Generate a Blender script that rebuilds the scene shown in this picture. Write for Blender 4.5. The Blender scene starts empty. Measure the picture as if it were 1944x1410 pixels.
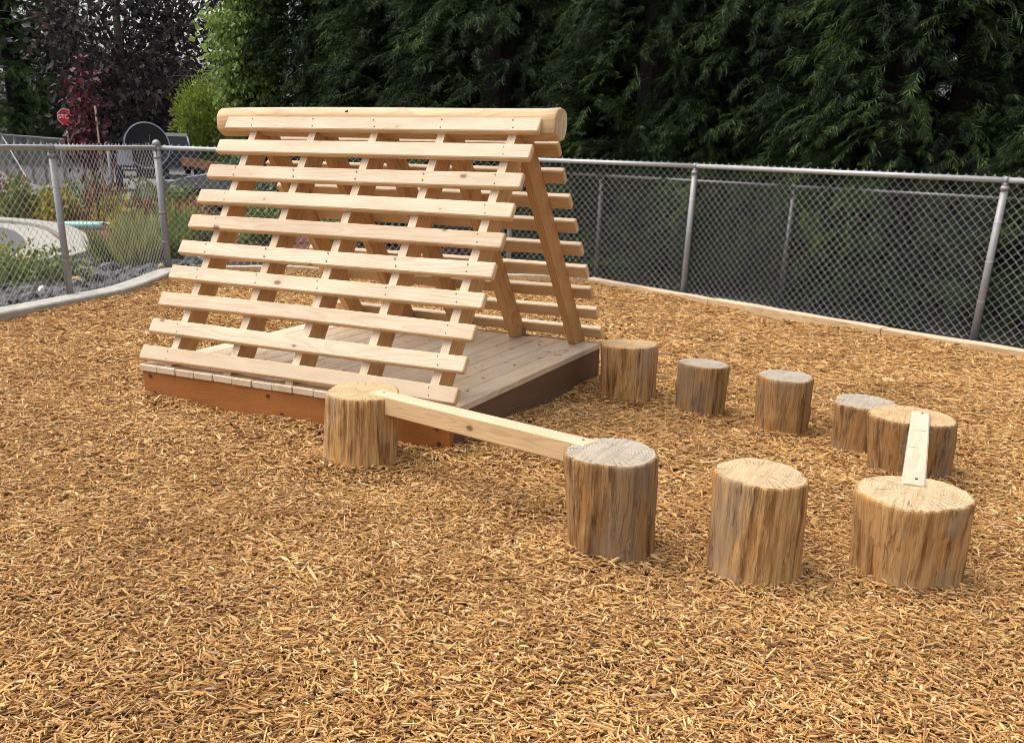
import bpy, bmesh, math, random
import numpy as np
from mathutils import Vector, Matrix, noise

R = math.radians
scene = bpy.context.scene
C = scene.collection

# ------------------------------------------------------------------ camera
cam_d = bpy.data.cameras.new('camera')
cam_d.sensor_width = 36.0
cam_d.sensor_fit = 'HORIZONTAL'
cam_d.lens = 1823.29 / 1944.0 * 36.0
cam_d.shift_x = 0.0094
cam_d.shift_y = 0.1543
cam_d.clip_start = 0.05
cam_d.clip_end = 1000.0
cam = bpy.data.objects.new('camera', cam_d)
C.objects.link(cam)
_r = Vector((0.8891, 0.4567, 0.0301)).normalized()
_f = Vector((-0.4143, 0.8310, -0.3713)).normalized()
_u = _r.cross(_f).normalized()
_m = Matrix((_r, _u, -_f)).transposed().to_4x4()
_m.translation = Vector((2.3428, -4.0826, 1.4793))
cam.matrix_world = _m
scene.camera = cam

# ------------------------------------------------------------------ light
SUN_EL, SUN_AZ = 64.0, 252.0          # compass style: azimuth from +Y towards +X, where the light comes from
world = bpy.data.worlds.new('World')
scene.world = world
world.use_nodes = True
wn = world.node_tree
wn.nodes.clear()
sky = wn.nodes.new('ShaderNodeTexSky')
sky.sky_type = 'NISHITA'
sky.sun_disc = False
sky.sun_elevation = R(SUN_EL)
sky.sun_rotation = R(SUN_AZ)
sky.air_density = 1.0
sky.dust_density = 6.0
sky.ozone_density = 0.6
bg = wn.nodes.new('ShaderNodeBackground')
bg.inputs['Strength'].default_value = 0.15
wo = wn.nodes.new('ShaderNodeOutputWorld')
hs = wn.nodes.new('ShaderNodeHueSaturation')     # high thin overcast: whiter than a clear sky
hs.inputs['Saturation'].default_value = 0.40
hs.inputs['Value'].default_value = 1.7
wn.links.new(sky.outputs[0], hs.inputs['Color'])
wn.links.new(hs.outputs[0], bg.inputs[0])
wn.links.new(bg.outputs[0], wo.inputs[0])

sun_d = bpy.data.lights.new('sun', 'SUN')
sun_d.energy = 0.5
sun_d.angle = R(55)
sun_d.color = (1.0, 0.965, 0.92)
sun = bpy.data.objects.new('sun', sun_d)
C.objects.link(sun)
sd = Vector((math.sin(R(SUN_AZ)) * math.cos(R(SUN_EL)), math.cos(R(SUN_AZ)) * math.cos(R(SUN_EL)), math.sin(R(SUN_EL))))
sun.rotation_euler = sd.to_track_quat('Z', 'Y').to_euler()

scene.view_settings.view_transform = 'Standard'
scene.view_settings.look = 'None'
scene.view_settings.gamma = 1.0
scene.view_settings.exposure = 0.30
scene.view_settings.use_curve_mapping = False

scene.render.filter_size = 1.0
try: scene.cycles.filter_width = 1.0
except Exception: pass
rng = np.random.default_rng(7)
random.seed(7)

# ------------------------------------------------------------------ helpers
def tag(o, label=None, cat=None, group=None, kind=None):
    if label: o['label'] = label
    if cat: o['category'] = cat
    if group: o['group'] = group
    if kind: o['kind'] = kind
    return o

def empty(name, loc=(0, 0, 0), rz=0.0):
    o = bpy.data.objects.new(name, None)
    o.empty_display_size = 0.2
    o.location = loc
    o.rotation_euler = (0, 0, rz)
    C.objects.link(o)
    return o

class MB:
    """collects geometry for one mesh object"""
    def __init__(self):
        self.v, self.f, self.s, self.mi = [], [], [], []
    def add(self, vs, fs, smooth=False, mi=0):
        b = len(self.v)
        self.v.extend([tuple(x) for x in vs])
        for f in fs:
            self.f.append([b + i for i in f]); self.s.append(smooth); self.mi.append(mi)
        return self
    def box(self, lo, hi, M=None, mi=0):
        x0, y0, z0 = lo; x1, y1, z1 = hi
        vs = [Vector(p) for p in ((x0,y0,z0),(x1,y0,z0),(x1,y1,z0),(x0,y1,z0),(x0,y0,z1),(x1,y0,z1),(x1,y1,z1),(x0,y1,z1))]
        if M: vs = [M @ p for p in vs]
        return self.add(vs, [(0,3,2,1),(4,5,6,7),(0,1,5,4),(1,2,6,5),(2,3,7,6),(3,0,4,7)], mi=mi)
    def loft(self, rings, smooth=False, cap0=True, cap1=True, closed=True, mi=0):
        n = len(rings[0]); vs = [p for r in rings for p in r]; fs = []
        for i in range(len(rings) - 1):
            for j in range(n if closed else n - 1):
                k = (j + 1) % n
                fs.append((i*n+j, i*n+k, (i+1)*n+k, (i+1)*n+j))
        self.add(vs, fs, smooth, mi)
        if cap0: self.add(rings[0], [tuple(range(n))[::-1]], False, mi)
        if cap1: self.add(rings[-1], [tuple(range(n))], False, mi)
        return self
    def tube(self, pts, r, n=8, smooth=True, caps=True, mi=0):
        pts = [Vector(p) for p in pts]
        rs = r if isinstance(r, (list, tuple)) else [r] * len(pts)
        rings = []
        ref = None
        for i, p in enumerate(pts):
            t = (pts[min(i+1, len(pts)-1)] - pts[max(i-1, 0)]).normalized()
            if ref is None:
                ref = Vector((0,0,1)) if abs(t.z) < 0.9 else Vector((1,0,0))
            a = t.cross(ref).normalized(); b = a.cross(t).normalized()
            ref = b
            rings.append([p + (a*math.cos(2*math.pi*k/n) + b*math.sin(2*math.pi*k/n)) * rs[i] for k in range(n)])
        return self.loft(rings, smooth, caps, caps, mi=mi)
    def mesh(self, name, mats):
        me = bpy.data.meshes.new(name)
        me.from_pydata([tuple(v) for v in self.v], [], self.f)
        for m in (mats if isinstance(mats, (list, tuple)) else [mats]): me.materials.append(m)
        me.polygons.foreach_set('use_smooth', self.s)
        me.polygons.foreach_set('material_index', self.mi)
        bm = bmesh.new(); bm.from_mesh(me)
        bmesh.ops.remove_doubles(bm, verts=bm.verts, dist=1e-6)
        bmesh.ops.recalc_face_normals(bm, faces=bm.faces)
        bm.to_mesh(me); bm.free()
        me.update()
        return me
    def build(self, name, mats, parent=None, loc=(0,0,0), rot=(0,0,0)):
        return link(name, self.mesh(name, mats), parent, loc, rot)

def link(name, me, parent=None, loc=(0,0,0), rot=(0,0,0)):
    o = bpy.data.objects.new(name, me)
    o.location = loc; o.rotation_euler = rot
    if parent is not None: o.parent = parent
    C.objects.link(o)
    return o

def np_mesh(name, verts, tris, mats, smooth=False, mat_idx=None):
    me = bpy.data.meshes.new(name)
    verts = np.ascontiguousarray(verts, dtype=np.float32); tris = np.ascontiguousarray(tris, dtype=np.int32)
    me.vertices.add(len(verts)); me.vertices.foreach_set('co', verts.ravel())
    k = tris.shape[1]
    me.loops.add(tris.size); me.loops.foreach_set('vertex_index', tris.ravel())
    me.polygons.add(len(tris))
    me.polygons.foreach_set('loop_start', np.arange(0, tris.size, k, dtype=np.int32))
    me.polygons.foreach_set('loop_total', np.full(len(tris), k, dtype=np.int32))
    me.polygons.foreach_set('use_smooth', np.full(len(tris), smooth))
    for m in (mats if isinstance(mats, (list, tuple)) else [mats]): me.materials.append(m)
    if mat_idx is not None: me.polygons.foreach_set('material_index', np.asarray(mat_idx, dtype=np.int32))
    me.update(calc_edges=True)
    me.validate()
    return me

def copy_tree(o, parent=None):
    c = o.copy(); C.objects.link(c); c.parent = parent
    for ch in list(o.children): copy_tree(ch, c)
    return c

# ------------------------------------------------------------------ materials
class NT:
    def __init__(self, name):
        self.m = bpy.data.materials.new(name); self.m.use_nodes = True
        self.t = self.m.node_tree
        self.b = self.t.nodes['Principled BSDF']
        self.out = self.t.nodes['Material Output']
    def n(self, typ, ins=None, **props):
        nd = self.t.nodes.new(typ)
        for k, v in props.items(): setattr(nd, k, v)
        for k, v in (ins or {}).items(): self.set(nd.inputs[k], v)
        return nd
    def set(self, sock, v):
        if hasattr(v, 'is_linked') or isinstance(v, bpy.types.NodeSocket): self.t.links.new(v, sock)
        elif isinstance(v, bpy.types.Node): self.t.links.new(v.outputs[0], sock)
        else:
            if isinstance(v, (tuple, list)) and len(v) == 3 and sock.type == 'RGBA': v = (*v, 1)
            sock.default_value = v
    def math(self, op, a, b=0.0, c=None, clamp=False):
        nd = self.n('ShaderNodeMath', operation=op, use_clamp=clamp)
        self.set(nd.inputs[0], a); self.set(nd.inputs[1], b)
        if c is not None: self.set(nd.inputs[2], c)
        return nd.outputs[0]
    def vmul(self, a, s):
        nd = self.n('ShaderNodeVectorMath', operation='MULTIPLY'); self.set(nd.inputs[0], a); self.set(nd.inputs[1], s); return nd.outputs[0]
    def vadd(self, a, s):
        nd = self.n('ShaderNodeVectorMath', operation='ADD'); self.set(nd.inputs[0], a); self.set(nd.inputs[1], s); return nd.outputs[0]
    def mix(self, f, a, b, blend='MIX'):
        nd = self.n('ShaderNodeMix', data_type='RGBA', blend_type=blend)
        self.set(nd.inputs[0], f); self.set(nd.inputs[6], a); self.set(nd.inputs[7], b); return nd.outputs[2]
    def noise(self, vec, scale, detail=3.0, rough=0.55):
        nd = self.n('ShaderNodeTexNoise'); self.set(nd.inputs['Vector'], vec)
        nd.inputs['Scale'].default_value = scale; nd.inputs['Detail'].default_value = detail; nd.inputs['Roughness'].default_value = rough
        return nd.outputs[0]
    def ramp(self, f, stops, interp='LINEAR'):
        nd = self.n('ShaderNodeValToRGB'); self.set(nd.inputs[0], f)
        cr = nd.color_ramp; cr.interpolation = interp
        while len(cr.elements) < len(stops): cr.elements.new(0.5)
        for e, (p, c) in zip(cr.elements, stops):
            e.position = p; e.color = (*c, 1) if len(c) == 3 else c
        return nd.outputs[0]
    def sstep(self, x, a, b):
        nd = self.n('ShaderNodeMapRange', interpolation_type='SMOOTHSTEP')
        self.set(nd.inputs[0], x); nd.inputs[1].default_value = a; nd.inputs[2].default_value = b
        return nd.outputs[0]
    def bump(self, h, strength=0.3, dist=0.01):
        nd = self.n('ShaderNodeBump'); nd.inputs['Strength'].default_value = strength; nd.inputs['Distance'].default_value = dist
        self.set(nd.inputs['Height'], h); self.t.links.new(nd.outputs[0], self.b.inputs['Normal'])
    def col(self, c): self.set(self.b.inputs['Base Color'], c)
    def rough(self, r): self.set(self.b.inputs['Roughness'], r)
    def spec(self, s): self.b.inputs['Specular IOR Level'].default_value = s

def plain(name, col, rough=0.6, metal=0.0, var=0.15, scale=8.0, spec=0.4, bump=0.0):
    t = NT(name)
    tc = t.n('ShaderNodeTexCoord').outputs['Object']
    nz = t.noise(tc, scale, 5.0)
    lo = tuple(c * (1 - var) for c in col); hi = tuple(min(1, c * (1 + var)) for c in col)
    t.col(t.ramp(nz, [(0.3, lo), (0.7, hi)]))
    t.rough(rough); t.b.inputs['Metallic'].default_value = metal; t.spec(spec)
    if bump: t.bump(nz, bump, 0.01)
    return t.m

def wood(name, light, dark, knot, ring=0.011, ringamt=0.5, rough=0.68, knots=0.5, grey=None, fibre=0.35, incise=False, bleach=None, bamt=0.72, bside=False):
    """long axis of the board is local X"""
    t = NT(name)
    tc = t.n('ShaderNodeTexCoord').outputs['Object']
    rnd = t.n('ShaderNodeObjectInfo').outputs['Random']
    off = t.n('ShaderNodeCombineXYZ', {0: t.math('MULTIPLY', rnd, 37.0), 1: t.math('MULTIPLY', rnd, 11.0), 2: t.math('MULTIPLY', rnd, 23.0)}).outputs[0]
    v = t.vadd(tc, off)
    sep = t.n('ShaderNodeSeparateXYZ', {0: tc})
    wv = t.noise(t.vmul(v, (0.9, 3.0, 3.0)), 1.0, 2.0)
    wv2 = t.noise(t.vmul(v, (0.7, 2.0, 2.0)), 1.7, 2.0)
    y = t.math('ADD', sep.outputs[1], t.math('MULTIPLY_ADD', wv, 0.16, t.math('MULTIPLY_ADD', rnd, 0.12, -0.14)))
    z = t.math('ADD', sep.outputs[2], t.math('MULTIPLY_ADD', wv2, 0.10, t.math('MULTIPLY_ADD', rnd, -0.05, 0.0)))
    rr = t.math('SQRT', t.math('ADD', t.math('MULTIPLY', y, y), t.math('MULTIPLY', z, z)))
    ph = t.math('FRACT', t.math('DIVIDE', rr, ring))
    line = t.math('MULTIPLY', t.sstep(ph, 0.35, 0.9), t.math('SUBTRACT', 1.0, t.sstep(ph, 0.93, 1.0)))
    fib = t.noise(t.vmul(v, (5.0, 160.0, 160.0)), 1.0, 3.0, 0.6)
    blot = t.noise(t.vmul(v, (2.0, 8.0, 8.0)), 1.0, 3.0)
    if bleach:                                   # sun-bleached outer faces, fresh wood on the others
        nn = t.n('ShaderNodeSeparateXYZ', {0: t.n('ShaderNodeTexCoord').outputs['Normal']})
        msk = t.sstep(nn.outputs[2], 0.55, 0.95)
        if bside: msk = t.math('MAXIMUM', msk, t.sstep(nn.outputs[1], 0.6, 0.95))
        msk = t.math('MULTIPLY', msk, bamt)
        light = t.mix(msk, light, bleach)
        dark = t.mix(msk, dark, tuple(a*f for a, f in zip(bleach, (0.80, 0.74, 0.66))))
    c = t.mix(t.math('MULTIPLY', line, ringamt), light, dark)
    c = t.mix(t.math('MULTIPLY', t.sstep(fib, 0.42, 0.75), fibre), c, dark)
    hue = t.mix(t.sstep(blot, 0.3, 0.75), (1.06, 1.03, 1.0), (0.86, 0.83, 0.78))
    c = t.mix(1.0, c, hue, 'MULTIPLY')
    tone = t.n('ShaderNodeCombineColor')
    for k in range(3): t.set(tone.inputs[k], t.math('MULTIPLY_ADD', t.math('FRACT', t.math('MULTIPLY', rnd, 7.31)), 0.20 + 0.06 * k, 0.91 - 0.04 * k))
    c = t.mix(1.0, c, tone.outputs[0], 'MULTIPLY')
    if knots > 0:
        vo = t.n('ShaderNodeTexVoronoi', feature='F1'); t.set(vo.inputs['Vector'], t.vmul(v, (4.2, 7.5, 7.5))); vo.inputs['Scale'].default_value = 1.0
        cs = t.n('ShaderNodeSeparateColor', {0: vo.outputs['Color']})
        gate = t.math('GREATER_THAN', knots, cs.outputs[0])
        rad = t.math('MULTIPLY_ADD', cs.outputs[1], 0.09, 0.03)
        d = t.math('SUBTRACT', vo.outputs['Distance'], rad)
        core = t.math('MULTIPLY', t.math('SUBTRACT', 1.0, t.sstep(d, -0.05, 0.03)), gate)
        halo = t.math('MULTIPLY', t.math('SUBTRACT', 1.0, t.sstep(d, 0.0, 0.16)), gate)
        c = t.mix(t.math('MULTIPLY', halo, 0.35), c, dark)
        c = t.mix(t.math('MULTIPLY', core, 0.85), c, knot)
    if grey:
        g = t.noise(t.vmul(v, (1.2, 14.0, 14.0)), 1.3, 4.0)
        c = t.mix(t.math('MULTIPLY', t.sstep(g, 0.35, 0.7), 0.8), c, grey)
    hgt = t.math('ADD', t.math('MULTIPLY', fib, 0.6), t.math('MULTIPLY', line, 0.3))
    if incise:
        br = t.n('ShaderNodeTexBrick'); t.set(br.inputs['Vector'], t.n('ShaderNodeCombineXYZ', {0: sep.outputs[0], 1: sep.outputs[2], 2: 0.0}).outputs[0])
        br.inputs['Scale'].default_value = 1.0; br.inputs['Brick Width'].default_value = 0.026; br.inputs['Row Height'].default_value = 0.011; br.inputs['Mortar Size'].default_value = 0.0042; br.inputs['Mortar Smooth'].default_value = 0.3
        br.offset = 0.5
        sl = br.outputs['Fac']
        sx = t.math('FRACT', t.math('DIVIDE', sep.outputs[0], 0.026))
        c = t.mix(t.math('MULTIPLY', sl, 0.28), c, knot)
        hgt = t.math('SUBTRACT', hgt, t.math('MULTIPLY', sl, 0.8))
    t.col(c); t.rough(rough); t.spec(0.3)
    t.bump(hgt, 0.25, 0.004)
    return t.m

M = {}
M['slat'] = wood('pale_fir', (0.66, 0.475, 0.275), (0.50, 0.32, 0.16), (0.13, 0.06, 0.025), ringamt=0.55, knots=0.62, bleach=(0.51, 0.43, 0.325), bamt=0.85, bside=True)
M['rafter'] = wood('warm_fir', (0.58, 0.35, 0.155), (0.39, 0.20, 0.07), (0.12, 0.05, 0.02), ringamt=0.6, knots=0.35, fibre=0.5, bleach=(0.60, 0.51, 0.40), bamt=0.8)
M['deck'] = wood('weathered_deck', (0.62, 0.50, 0.35), (0.42, 0.31, 0.19), (0.10, 0.06, 0.04), ringamt=0.55, knots=0.5, grey=(0.55, 0.475, 0.375), rough=0.75, fibre=0.6)
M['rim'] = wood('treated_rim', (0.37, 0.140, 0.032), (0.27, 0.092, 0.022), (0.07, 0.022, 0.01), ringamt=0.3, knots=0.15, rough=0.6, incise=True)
M['rim_brown_shade'] = wood('brown_rim_shade', (0.15, 0.085, 0.048), (0.085, 0.045, 0.024), (0.04, 0.02, 0.012), ringamt=0.6, knots=0.15, rough=0.7)  # brown grained wood, darkened: the side's shade is put into the colour
M['beam'] = wood('beam_fir', (0.64, 0.47, 0.27), (0.50, 0.31, 0.14), (0.14, 0.06, 0.02), ringamt=0.45, knots=0.75, bleach=(0.55, 0.475, 0.365))
M['beam_top'] = wood('beam_pale', (0.57, 0.475, 0.34), (0.43, 0.32, 0.20), (0.20, 0.11, 0.05), ringamt=0.5, knots=0.5, grey=(0.50, 0.44, 0.35))
M['timber'] = wood('edging_timber', (0.58, 0.43, 0.26), (0.42, 0.27, 0.13), (0.08, 0.04, 0.02), ringamt=0.5, knots=0.6, bleach=(0.60, 0.52, 0.40), bamt=0.8)
M['screw'] = plain('screw_steel', (0.07, 0.06, 0.055), 0.5, 0.5)
M['galv'] = plain('galvanised_steel', (0.275, 0.272, 0.265), 0.5, 0.35, var=0.10, scale=25)
M['wire'] = plain('galvanised_wire', (0.66, 0.66, 0.65), 0.5, 0.15, var=0.08, scale=40)
M['dark_wire'] = plain('dark_wire', (0.13, 0.13, 0.13), 0.6, 0.3)
M['galv_dull'] = plain('dull_steel', (0.14, 0.14, 0.138), 0.5, 0.5, var=0.2, scale=20)
M['concrete'] = plain('kerb_concrete', (0.29, 0.275, 0.235), 0.85, 0, var=0.2, scale=14, bump=0.3)
M['kerb_near'] = plain('near_kerb_concrete', (0.41, 0.385, 0.33), 0.85, 0, var=0.2, scale=9, bump=0.4)
M['rail'] = plain('rail_steel', (0.44, 0.44, 0.43), 0.45, 0.3, var=0.08, scale=15)
M['asphalt'] = plain('asphalt', (0.075, 0.075, 0.08), 0.9, 0, var=0.25, scale=30, bump=0.4)
M['road'] = plain('road_asphalt', (0.13, 0.125, 0.125), 0.9, 0, var=0.15, scale=3, bump=0.2)
M['mulch'] = plain('red_mulch', (0.12, 0.04, 0.022), 0.95, 0, var=0.6, scale=40, bump=0.8)
M['soil'] = plain('dark_soil', (0.030, 0.024, 0.017), 0.95, 0, var=0.5, scale=12, bump=0.6)
M['grass'] = plain('lawn', (0.10, 0.14, 0.03), 0.9, 0, var=0.35, scale=10)

def chip_mat():
    t = NT('wood_chip')
    rnd = t.n('ShaderNodeObjectInfo').outputs['Random']
    tc = t.n('ShaderNodeTexCoord').outputs['Object']
    geo = t.n('ShaderNodeNewGeometry').outputs['Position']
    c = t.ramp(rnd, [(0.0, (0.12, 0.050, 0.017)), (0.12, (0.29, 0.142, 0.047)), (0.40, (0.46, 0.258, 0.088)), (0.74, (0.57, 0.355, 0.140)), (0.94, (0.69, 0.49, 0.24)), (1.0, (0.42, 0.31, 0.19))])
    fib = t.noise(t.vmul(tc, (12, 220, 220)), 1.0, 2.0)
    c = t.mix(t.math('MULTIPLY', t.sstep(fib, 0.4, 0.7), 0.3), c, (0.25, 0.12, 0.04))
    big = t.noise(geo, 1.3, 4.0)
    c = t.mix(1.0, c, t.ramp(big, [(0.3, (0.80, 0.75, 0.68)), (0.65, (1.08, 1.05, 1.0))]), 'MULTIPLY')
    t.col(c); t.rough(0.75); t.spec(0.25)
    return t.m
M['chip'] = chip_mat()

def chip_bed_mat():
    t = NT('wood_chip_bed')
    geo = t.n('ShaderNodeNewGeometry').outputs['Position']
    v1 = t.n('ShaderNodeTexVoronoi'); t.set(v1.inputs['Vector'], t.vmul(geo, (60, 160, 60))); v1.inputs['Scale'].default_value = 1.0
    cs = t.n('ShaderNodeSeparateColor', {0: v1.outputs['Color']})
    c = t.ramp(cs.outputs[0], [(0.0, (0.05, 0.024, 0.010)), (0.5, (0.13, 0.066, 0.026)), (1.0, (0.25, 0.145, 0.06))])  # darker than the chips: shade in the gaps is put into the bed colour
    t.col(c); t.rough(0.9); t.spec(0.1)
    t.bump(v1.outputs['Distance'], 0.6, 0.01)
    return t.m
M['chip_bed'] = chip_bed_mat()

def bark_mat(name, cols, grey):
    """peeled log side: streaks run along local Z"""
    t = NT(name)
    tc = t.n('ShaderNodeTexCoord').outputs['Object']
    rnd = t.n('ShaderNodeObjectInfo').outputs['Random']
    off = t.n('ShaderNodeCombineXYZ', {0: t.math('MULTIPLY', rnd, 37.0), 1: t.math('MULTIPLY', rnd, 11.0), 2: t.math('MULTIPLY', rnd, 23.0)}).outputs[0]
    v = t.vadd(tc, off)
    s1 = t.noise(t.vmul(v, (26, 26, 1.9)), 1.0, 6.0, 0.72)
    s2 = t.noise(t.vmul(v, (95, 95, 6.0)), 1.0, 5.0, 0.72)
    s3 = t.noise(t.vmul(v, (5, 5, 2.4)), 1.0, 4.0)
    wz = t.vadd(v, t.vmul(t.vadd(t.n('ShaderNodeTexNoise', {'Vector': t.vmul(v, (9, 9, 5)), 'Scale': 1.0, 'Detail': 3.0}).outputs[1], (-0.5, -0.5, -0.5)), (0.035, 0.035, 0.3)))
    st = t.n('ShaderNodeTexVoronoi', feature='F1'); t.set(st.inputs['Vector'], t.vmul(wz, (42, 42, 2.6))); st.inputs['Scale'].default_value = 1.0
    stc = t.n('ShaderNodeSeparateColor', {0: st.outputs['Color']})
    f = t.math('ADD', t.math('MULTIPLY', s1, 0.86), t.math('MULTIPLY', stc.outputs[0], 0.14))
    c = t.ramp(f, [(0.33, cols[0]), (0.43, cols[1]), (0.53, cols[2]), (0.64, cols[3])])
    c = t.mix(t.math('MULTIPLY', t.sstep(s2, 0.47, 0.70), 0.55), c, cols[0])
    c = t.mix(t.math('MULTIPLY', t.sstep(s3, 0.52, 0.60), 0.55), c, grey)
    ck = t.noise(t.vmul(wz, (34, 34, 1.5)), 1.0, 3.0, 0.6)
    fis = t.math('SUBTRACT', 1.0, t.sstep(t.math('ABSOLUTE', t.math('SUBTRACT', ck, 0.5)), 0.004, 0.022))
    fis = t.math('MULTIPLY', fis, t.sstep(t.noise(t.vmul(v, (11, 11, 3)), 1.0, 2.0), 0.44, 0.58))
    c = t.mix(t.math('MULTIPLY', fis, 0.35), c, (0.05, 0.025, 0.013))
    vo = t.n('ShaderNodeTexVoronoi'); t.set(vo.inputs['Vector'], t.vmul(v, (7, 7, 4.5))); vo.inputs['Scale'].default_value = 1.0
    cs = t.n('ShaderNodeSeparateColor', {0: vo.outputs['Color']})
    kn = t.math('MULTIPLY', t.math('SUBTRACT', 1.0, t.sstep(vo.outputs['Distance'], 0.06, 0.16)), t.math('GREATER_THAN', cs.outputs[0], 0.72))
    c = t.mix(t.math('MULTIPLY', kn, 0.7), c, (0.06, 0.03, 0.015))
    t.col(c); t.rough(0.78); t.spec(0.2)
    t.bump(t.math('SUBTRACT', t.math('ADD', t.math('MULTIPLY', s2, 0.7), t.math('MULTIPLY', f, 0.8)), t.math('MULTIPLY', fis, 0.4)), 0.8, 0.010)
    return t.m
M['bark_a'] = bark_mat('peeled_log_honey', [(0.145, 0.062, 0.020), (0.34, 0.18, 0.063), (0.52, 0.32, 0.135), (0.50, 0.245, 0.068)], (0.32, 0.245, 0.155))
M['bark_b'] = bark_mat('peeled_log_brown', [(0.10, 0.044, 0.016), (0.24, 0.124, 0.048), (0.385, 0.23, 0.098), (0.37, 0.178, 0.056)], (0.25, 0.19, 0.122))

def endgrain_mat(name, light, dark, centre=0.25):
    t = NT(name)
    tc = t.n('ShaderNodeTexCoord').outputs['Object']
    rnd = t.n('ShaderNodeObjectInfo').outputs['Random']
    wob = t.n('ShaderNodeTexNoise', noise_dimensions='3D'); t.set(wob.inputs['Vector'], t.vadd(tc, t.n('ShaderNodeCombineXYZ', {0: t.math('MULTIPLY', rnd, 20.0)}).outputs[0])); wob.inputs['Scale'].default_value = 5.0
    p = t.vadd(tc, t.vmul(t.vadd(wob.outputs[1], (-0.5, -0.5, -0.5)), (0.045, 0.045, 0)))
    sep = t.n('ShaderNodeSeparateXYZ', {0: p})
    x = t.math('SUBTRACT', sep.outputs[0], t.math('MULTIPLY_ADD', rnd, 0.06, -0.03)); y = t.math('SUBTRACT', sep.outputs[1], t.math('MULTIPLY_ADD', t.math('FRACT', t.math('MULTIPLY', rnd, 5.7)), 0.06, -0.03))
    rr = t.math('SQRT', t.math('ADD', t.math('MULTIPLY', x, x), t.math('MULTIPLY', y, y)))
    ph = t.math('FRACT', t.math('DIVIDE', t.math('ADD', rr, t.math('MULTIPLY', t.noise(tc, 4.0, 3.0), 0.06)), 0.013))
    ln = t.math('MULTIPLY', t.sstep(ph, 0.3, 0.85), t.math('SUBTRACT', 1.0, t.sstep(ph, 0.9, 1.0)))
    th = t.math('ARCTAN2', y, x)
    cr = t.noise(t.n('ShaderNodeCombineXYZ', {0: t.math('MULTIPLY', t.math('COSINE', th), 9.0), 1: t.math('MULTIPLY', t.math('SINE', th), 9.0), 2: t.math('MULTIPLY', rr, 3.0)}).outputs[0], 1.0, 2.0)
    crack = t.math('SUBTRACT', 1.0, t.sstep(t.math('ABSOLUTE', t.math('SUBTRACT', cr, 0.5)), 0.0, 0.02))
    crack = t.math('MULTIPLY', crack, t.sstep(t.noise(tc, 7.0, 2.0), 0.4, 0.55))
    saw = t.noise(t.vmul(tc, (90, 6, 1)), 1.0, 2.0)
    bl = t.noise(tc, 9.0, 4.0)
    c = t.mix(t.math('MULTIPLY', ln, t.math('MULTIPLY_ADD', t.noise(tc, 14.0, 2.0), 1.1, -0.05)), light, dark)
    c = t.mix(t.math('MULTIPLY', t.sstep(bl, 0.35, 0.7), 0.5), c, tuple(0.5 * a + 0.5 * b for a, b in zip(light, dark)))
    c = t.mix(t.math('MULTIPLY', t.sstep(saw, 0.45, 0.7), 0.4), c, dark)
    c = t.mix(t.math('MULTIPLY', crack, 0.85), c, (0.12, 0.07, 0.04))
    t.col(c); t.rough(0.8); t.spec(0.2)
    t.bump(t.math('SUBTRACT', t.math('MULTIPLY', ln, -0.4), crack), 0.5, 0.006)
    return t.m
M['end_fresh'] = endgrain_mat('cut_face_pale', (0.54, 0.415, 0.255), (0.30, 0.165, 0.068))
M['end_grey'] = endgrain_mat('cut_face_grey', (0.43, 0.375, 0.29), (0.19, 0.145, 0.10))
M['end_warm'] = endgrain_mat('cut_face_warm', (0.55, 0.395, 0.215), (0.31, 0.155, 0.058))

def leaf_mat(name, cols, trans=0.25, rough=0.55, wn=0.5):
    t = NT(name)
    geo = t.n('ShaderNodeNewGeometry')
    tc = t.n('ShaderNodeTexCoord').outputs['Object']
    rpi = geo.outputs['Random Per Island']
    nz = t.noise(tc, 1.1, 3.0)
    f = t.math('ADD', t.math('MULTIPLY', rpi, 1.15 - wn), t.math('MULTIPLY_ADD', nz, 2.4*wn, -0.7*wn - 0.1), clamp=True)
    n = len(cols)
    c = t.ramp(f, [(0.12 + 0.8 * i / (n - 1), cc) for i, cc in enumerate(cols)])
    t.col(c); t.rough(rough); t.spec(0.3)
    tr = t.n('ShaderNodeBsdfTranslucent'); t.set(tr.inputs['Color'], c)
    mx = t.n('ShaderNodeMixShader', {0: trans}); t.t.links.new(t.b.outputs[0], mx.inputs[1]); t.t.links.new(tr.outputs[0], mx.inputs[2])
    t.t.links.new(mx.outputs[0], t.out.inputs[0])
    return t.m
M['cypress'] = leaf_mat('cypress_foliage', [(0.006, 0.012, 0.005), (0.014, 0.028, 0.009), (0.050, 0.094, 0.026), (0.155, 0.235, 0.058)], 0.12, wn=0.60)
M['conifer'] = leaf_mat('conifer_foliage', [(0.02, 0.045, 0.015), (0.05, 0.095, 0.025), (0.11, 0.16, 0.035)], 0.12)
M['core_shade'] = plain('crown_core_shade', (0.012, 0.010, 0.008), 0.95, 0, var=0.5, scale=9, bump=0.8)  # near-black: the shade inside the crowns is put into this core colour
M['cypress_bark'] = plain('cypress_bark', (0.035, 0.024, 0.017), 0.95, 0, var=0.4, scale=14)
M['bark'] = plain('tree_bark', (0.10, 0.075, 0.055), 0.9, 0, var=0.4, scale=20, bump=0.6)
M['plum'] = leaf_mat('plum_leaves', [(0.022, 0.017, 0.022), (0.040, 0.028, 0.032), (0.050, 0.056, 0.046), (0.11, 0.055, 0.038)], 0.22)
M['maple_red'] = leaf_mat('red_maple_leaves', [(0.040, 0.012, 0.018), (0.085, 0.018, 0.024), (0.17, 0.035, 0.036)], 0.25)
M['maple_green'] = leaf_mat('green_leaves', [(0.12, 0.18, 0.036), (0.20, 0.285, 0.062), (0.28, 0.37, 0.105)], 0.38)
M['arbor'] = leaf_mat('yellow_green_foliage', [(0.10, 0.145, 0.018), (0.18, 0.235, 0.03), (0.29, 0.32, 0.05)], 0.25)
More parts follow.
